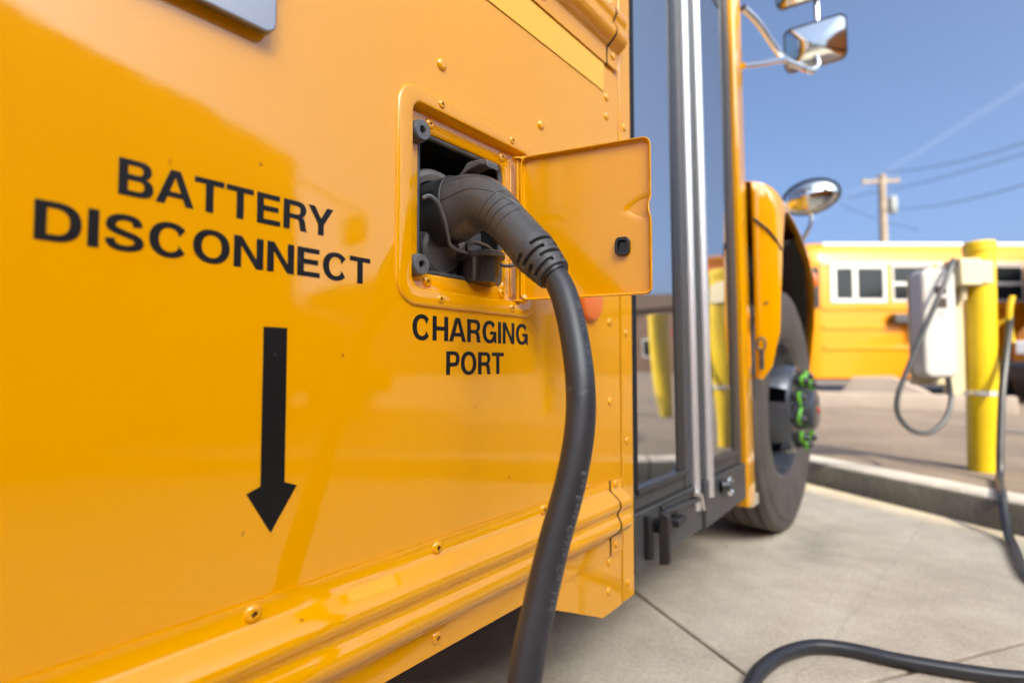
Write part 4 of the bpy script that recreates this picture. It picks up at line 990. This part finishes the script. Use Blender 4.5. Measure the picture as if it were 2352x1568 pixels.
    for y, w, zt in ((0.10,1.05,1.48),(0.6,1.10,1.44),(1.1,1.12,1.36),(1.5,1.08,1.24),(1.68,1.0,1.10)):
        hs.append([(w*math.copysign(abs(math.cos(math.pi*k/20))**0.5, math.cos(math.pi*k/20)), y, 0.62 + (zt-0.62)*abs(math.sin(math.pi*k/20))**0.45) for k in range(21)])
    MB().loft(hs, closed=False).build("hood", 'busyel_far', b)
    q = MB(); q.add([hs[-1][k] for k in range(21)], [tuple(range(21))]); q.box((-1.0,1.55,0.58),(1.0,1.66,0.70)); q.build("front_panel", 'busyel_far', b)
    q = MB(); q.box((-0.62,1.69,0.68),(0.62,1.72,1.06)); gl = q.build("grille", 'grille', b, bevel=0.02)
    for i in range(7):
        q = MB(); q.box((-0.60,1.722,0.71+i*0.048),(0.60,1.735,0.728+i*0.048)); q.build("slat", 'louvre', gl)
    for x in (-0.85, 0.85):
        q = MB(); q.box((x-0.14,1.66,0.72),(x+0.14,1.73,0.92)); q.build("headlight", 'headlight', b, bevel=0.02)
    q = MB(); q.loft([[(x,y+dy,z) for y, z in ((1.68,0.36),(1.82,0.36),(1.85,0.42),(1.85,0.56),(1.80,0.62),(1.68,0.62))] for x, dy in ((-1.18,-0.1),(-1.0,0),(1.0,0),(1.18,-0.1))]); q.build("bumper", 'blackmetal', b)
    q = MB(); q.box((-1.1,-L_+0.2,0.28),(1.1,-0.1,0.34)); q.box((-0.6,-0.2,0.35),(0.6,1.5,0.62)); q.build("chassis", 'dark', b)
    return b
# far bus faces left in the lot, seen from its driver's side
P = Vector((0.53,0,0)) + Fv*(10.0+1.2) + Rv*(((1866-1176)/1240.0)*10.0)
other_bus((P.x, P.y, 0.136), ROT + R(90), "sunlit yellow school bus with white roof parked across the lot beyond the charger", 8)
fac = -Rv*math.cos(R(30)) - Fv*math.sin(R(30)); rz3 = math.atan2(-fac.x, fac.y)
P3 = Vector((0.53,0,0)) + Fv*7.9 + Rv*(((2322-1176)/1240.0)*7.9)
right_ = Vector((fac.y, -fac.x, 0)); org = P3 - fac*1.85 - right_*1.0
other_bus((org.x, org.y, 0.136), rz3, "yellow school bus nosing in behind the bollard, only its grille corner showing", 3, 'blackmetal', False, 'busyel_far')
# neighbour on the right, mirrored in the paint and the door glass
hd = R(19.8); dv = Vector((math.sin(hd), math.cos(hd), 0)); nv = Vector((math.cos(hd), -math.sin(hd), 0))
P2 = Vector((-0.53,0,0)) + nv*(3.70+1.2) + dv*4.3
other_bus((P2.x, P2.y, 0.0), -hd, "yellow school bus parked alongside, mirrored in the glossy side panel", 9, 'blackmetal', True, 'busyel_far')

# ------------------------------------------------------------------ utility pole, wires, contrail
pole = empty("utility_pole", (-1.68, 30.0, 0.136)); tag(pole, "weathered wooden utility pole with crossarm beyond the sunlit bus", "utility pole")
s = MB(); s.tube([(0,0,-0.1),(0,0,9.35)], [0.20,0.15], 14); s.build("pole", 'wood', pole)
s = MB(); s.box((-0.85,-0.06,8.98),(0.75,0.06,9.12)); s.build("crossarm", 'wood', pole, rot=(0,0,R(30)))
for x in (-0.75,-0.3,0.3,0.65):
    s = MB(); s.lathe([(9.12,0.03),(9.18,0.05),(9.22,0.03),(9.27,0.045),(9.30,0.001)], axis='z', n=10, o=(x*math.cos(R(30)),x*math.sin(R(30)),0)); s.build("insulator", 'greyplastic', pole)
s = MB(); s.lathe([(7.55,0.001),(7.55,0.17),(7.6,0.19),(8.25,0.19),(8.3,0.15),(8.32,0.001)], axis='z', n=18, o=(0.36,0.16,0)); s.build("transformer", 'transformer', pole)
def ray(u, v, t):
    pit = R(2.45); fw = Fv*math.cos(pit) + Vector((0,0,1))*math.sin(pit); upv = Rv.cross(fw)
    return Vector(cam.location) + (Rv*((u-1176)/1240.0) + upv*((784-v)/1240.0) + fw)*t
WL = ["upper power line running from the pole crossarm over the lot", "middle power line passing behind the utility pole", "lower power line strung below the transformer", "short service line dropping away from the utility pole"]
for (a, b_, lab) in (((2030,396,25),(2420,306,16),WL[0]), ((1900,459,30),(2420,333,17),WL[1]), ((2030,482,25),(2420,404,16),WL[2]), ((1900,452,34),(2110,528,26),WL[3])):
    p, q = ray(*a), ray(*b_); pts = [p.lerp(q, k/16) - Vector((0,0,0.25*math.sin(math.pi*k/16))) for k in range(17)]
    tag(MB().tube(pts, 0.015, 8).build("power_line", 'rubber'), lab, "power line")
p, q = ray(1860,505,900), ray(2700,-20,700)
s = MB(); pts = [p.lerp(q, k/20) for k in range(21)]
tag(s.tube(pts, [3.5+3.5*k/20+random.uniform(-.5,.5) for k in range(21)], 12).build("contrail", 'contrail', angle=90), "faint thin white contrail across the blue sky", "contrail")

# ------------------------------------------------------------------ unseen tower added to shade the bay, and workshops around the lot
sh = Vector((math.sin(R(SUN_HEAD)), math.cos(R(SUN_HEAD)), 0)); sw = Vector((-sh.y, sh.x, 0))
def tw(t, w, z): v = sh*t + sw*w; return (v.x, v.y, z)
ob = empty("shade_tower", tw(16, 0.5, 0)); tag(ob, "slim tall brown brick tower, unseen, added to shade the charging bays", "building")
oi = Vector(ob.location)
def bl(t0, t1, w0, w1, z0, z1):
    q = MB(); vs = [tw(t,w,z) for z in (z0,z1) for t, w in ((t0,w0),(t1,w0),(t1,w1),(t0,w1))]; vs = [Vector(v)-oi for v in vs]
    return q.add(vs, [(0,3,2,1),(4,5,6,7),(0,1,5,4),(1,2,6,5),(2,3,7,6),(3,0,4,7)])
bl(16,21,-1.6,2.98,-0.1,14.6).build("wall", 'brick', ob)
bl(15.9,21.1,-1.7,3.02,14.6,14.9).build("roof", 'roofbrown', ob)
for i in range(2):
    for j in range(4):
        w0 = -1.15 + 1.95*i; z0 = 1.2 + 3.1*j
        f = bl(15.93,16.02,w0,w0+1.4,z0,z0+1.7).build("window", 'whitepaint', ob)
        bl(15.90,15.94,w0+0.08,w0+1.32,z0+0.08,z0+1.62).build("pane", 'window_dark', f)
def house(x, y, w, d, h_, rz, label, wallm):
    e = empty("workshop", (x,y,0.136), rz); tag(e, label, "building")
    q = MB(); q.box((-w/2,-d/2,-0.2),(w/2,d/2,h_)); q.build("wall", wallm, e)
    q = MB(); q.loft([[(-w/2-0.3,yy,h_),(0,yy,h_+1.3),(w/2+0.3,yy,h_)] for yy in (-d/2-0.3,d/2+0.3)]); q.build("roof", 'roofbrown', e)
    for sgn in (-1, 1):
        for i in range(4):
            q = MB(); xx = -w/2+w*(i+0.5)/4; q.box((xx-0.5,min(sgn*d/2,sgn*(d/2+0.03)),1.0),(xx+0.5,max(sgn*d/2,sgn*(d/2+0.03)),2.2)); f = q.build("window", 'whitepaint', e)
            q = MB(); q.box((xx-0.44,min(sgn*(d/2+.03),sgn*(d/2+0.04)),1.06),(xx+0.44,max(sgn*(d/2+.03),sgn*(d/2+0.04)),2.14)); q.build("pane", 'window_dark', f)
            q = MB(); yy = -d/2+d*(i+0.5)/4; q.box((min(sgn*w/2,sgn*(w/2+0.03)),yy-0.5,1.0),(max(sgn*w/2,sgn*(w/2+0.03)),yy+0.5,2.2)); f = q.build("window", 'whitepaint', e)
            q = MB(); q.box((min(sgn*(w/2+.03),sgn*(w/2+0.04)),yy-0.44,1.06),(max(sgn*(w/2+.03),sgn*(w/2+0.04)),yy+0.44,2.14)); q.build("pane", 'window_dark', f)
    return e
house(26, 24, 12, 9, 4.6, R(-20), "brown gabled workshop far across the lot mirrored in the door glass", 'brick')
house(15, 37, 14, 9, 4.2, R(10), "low brown workshop with wide roof beside the lot entrance", 'brick')
house(34, 8, 10, 12, 5.0, R(5), "brown brick workshop with white windows beside the depot", 'brick')
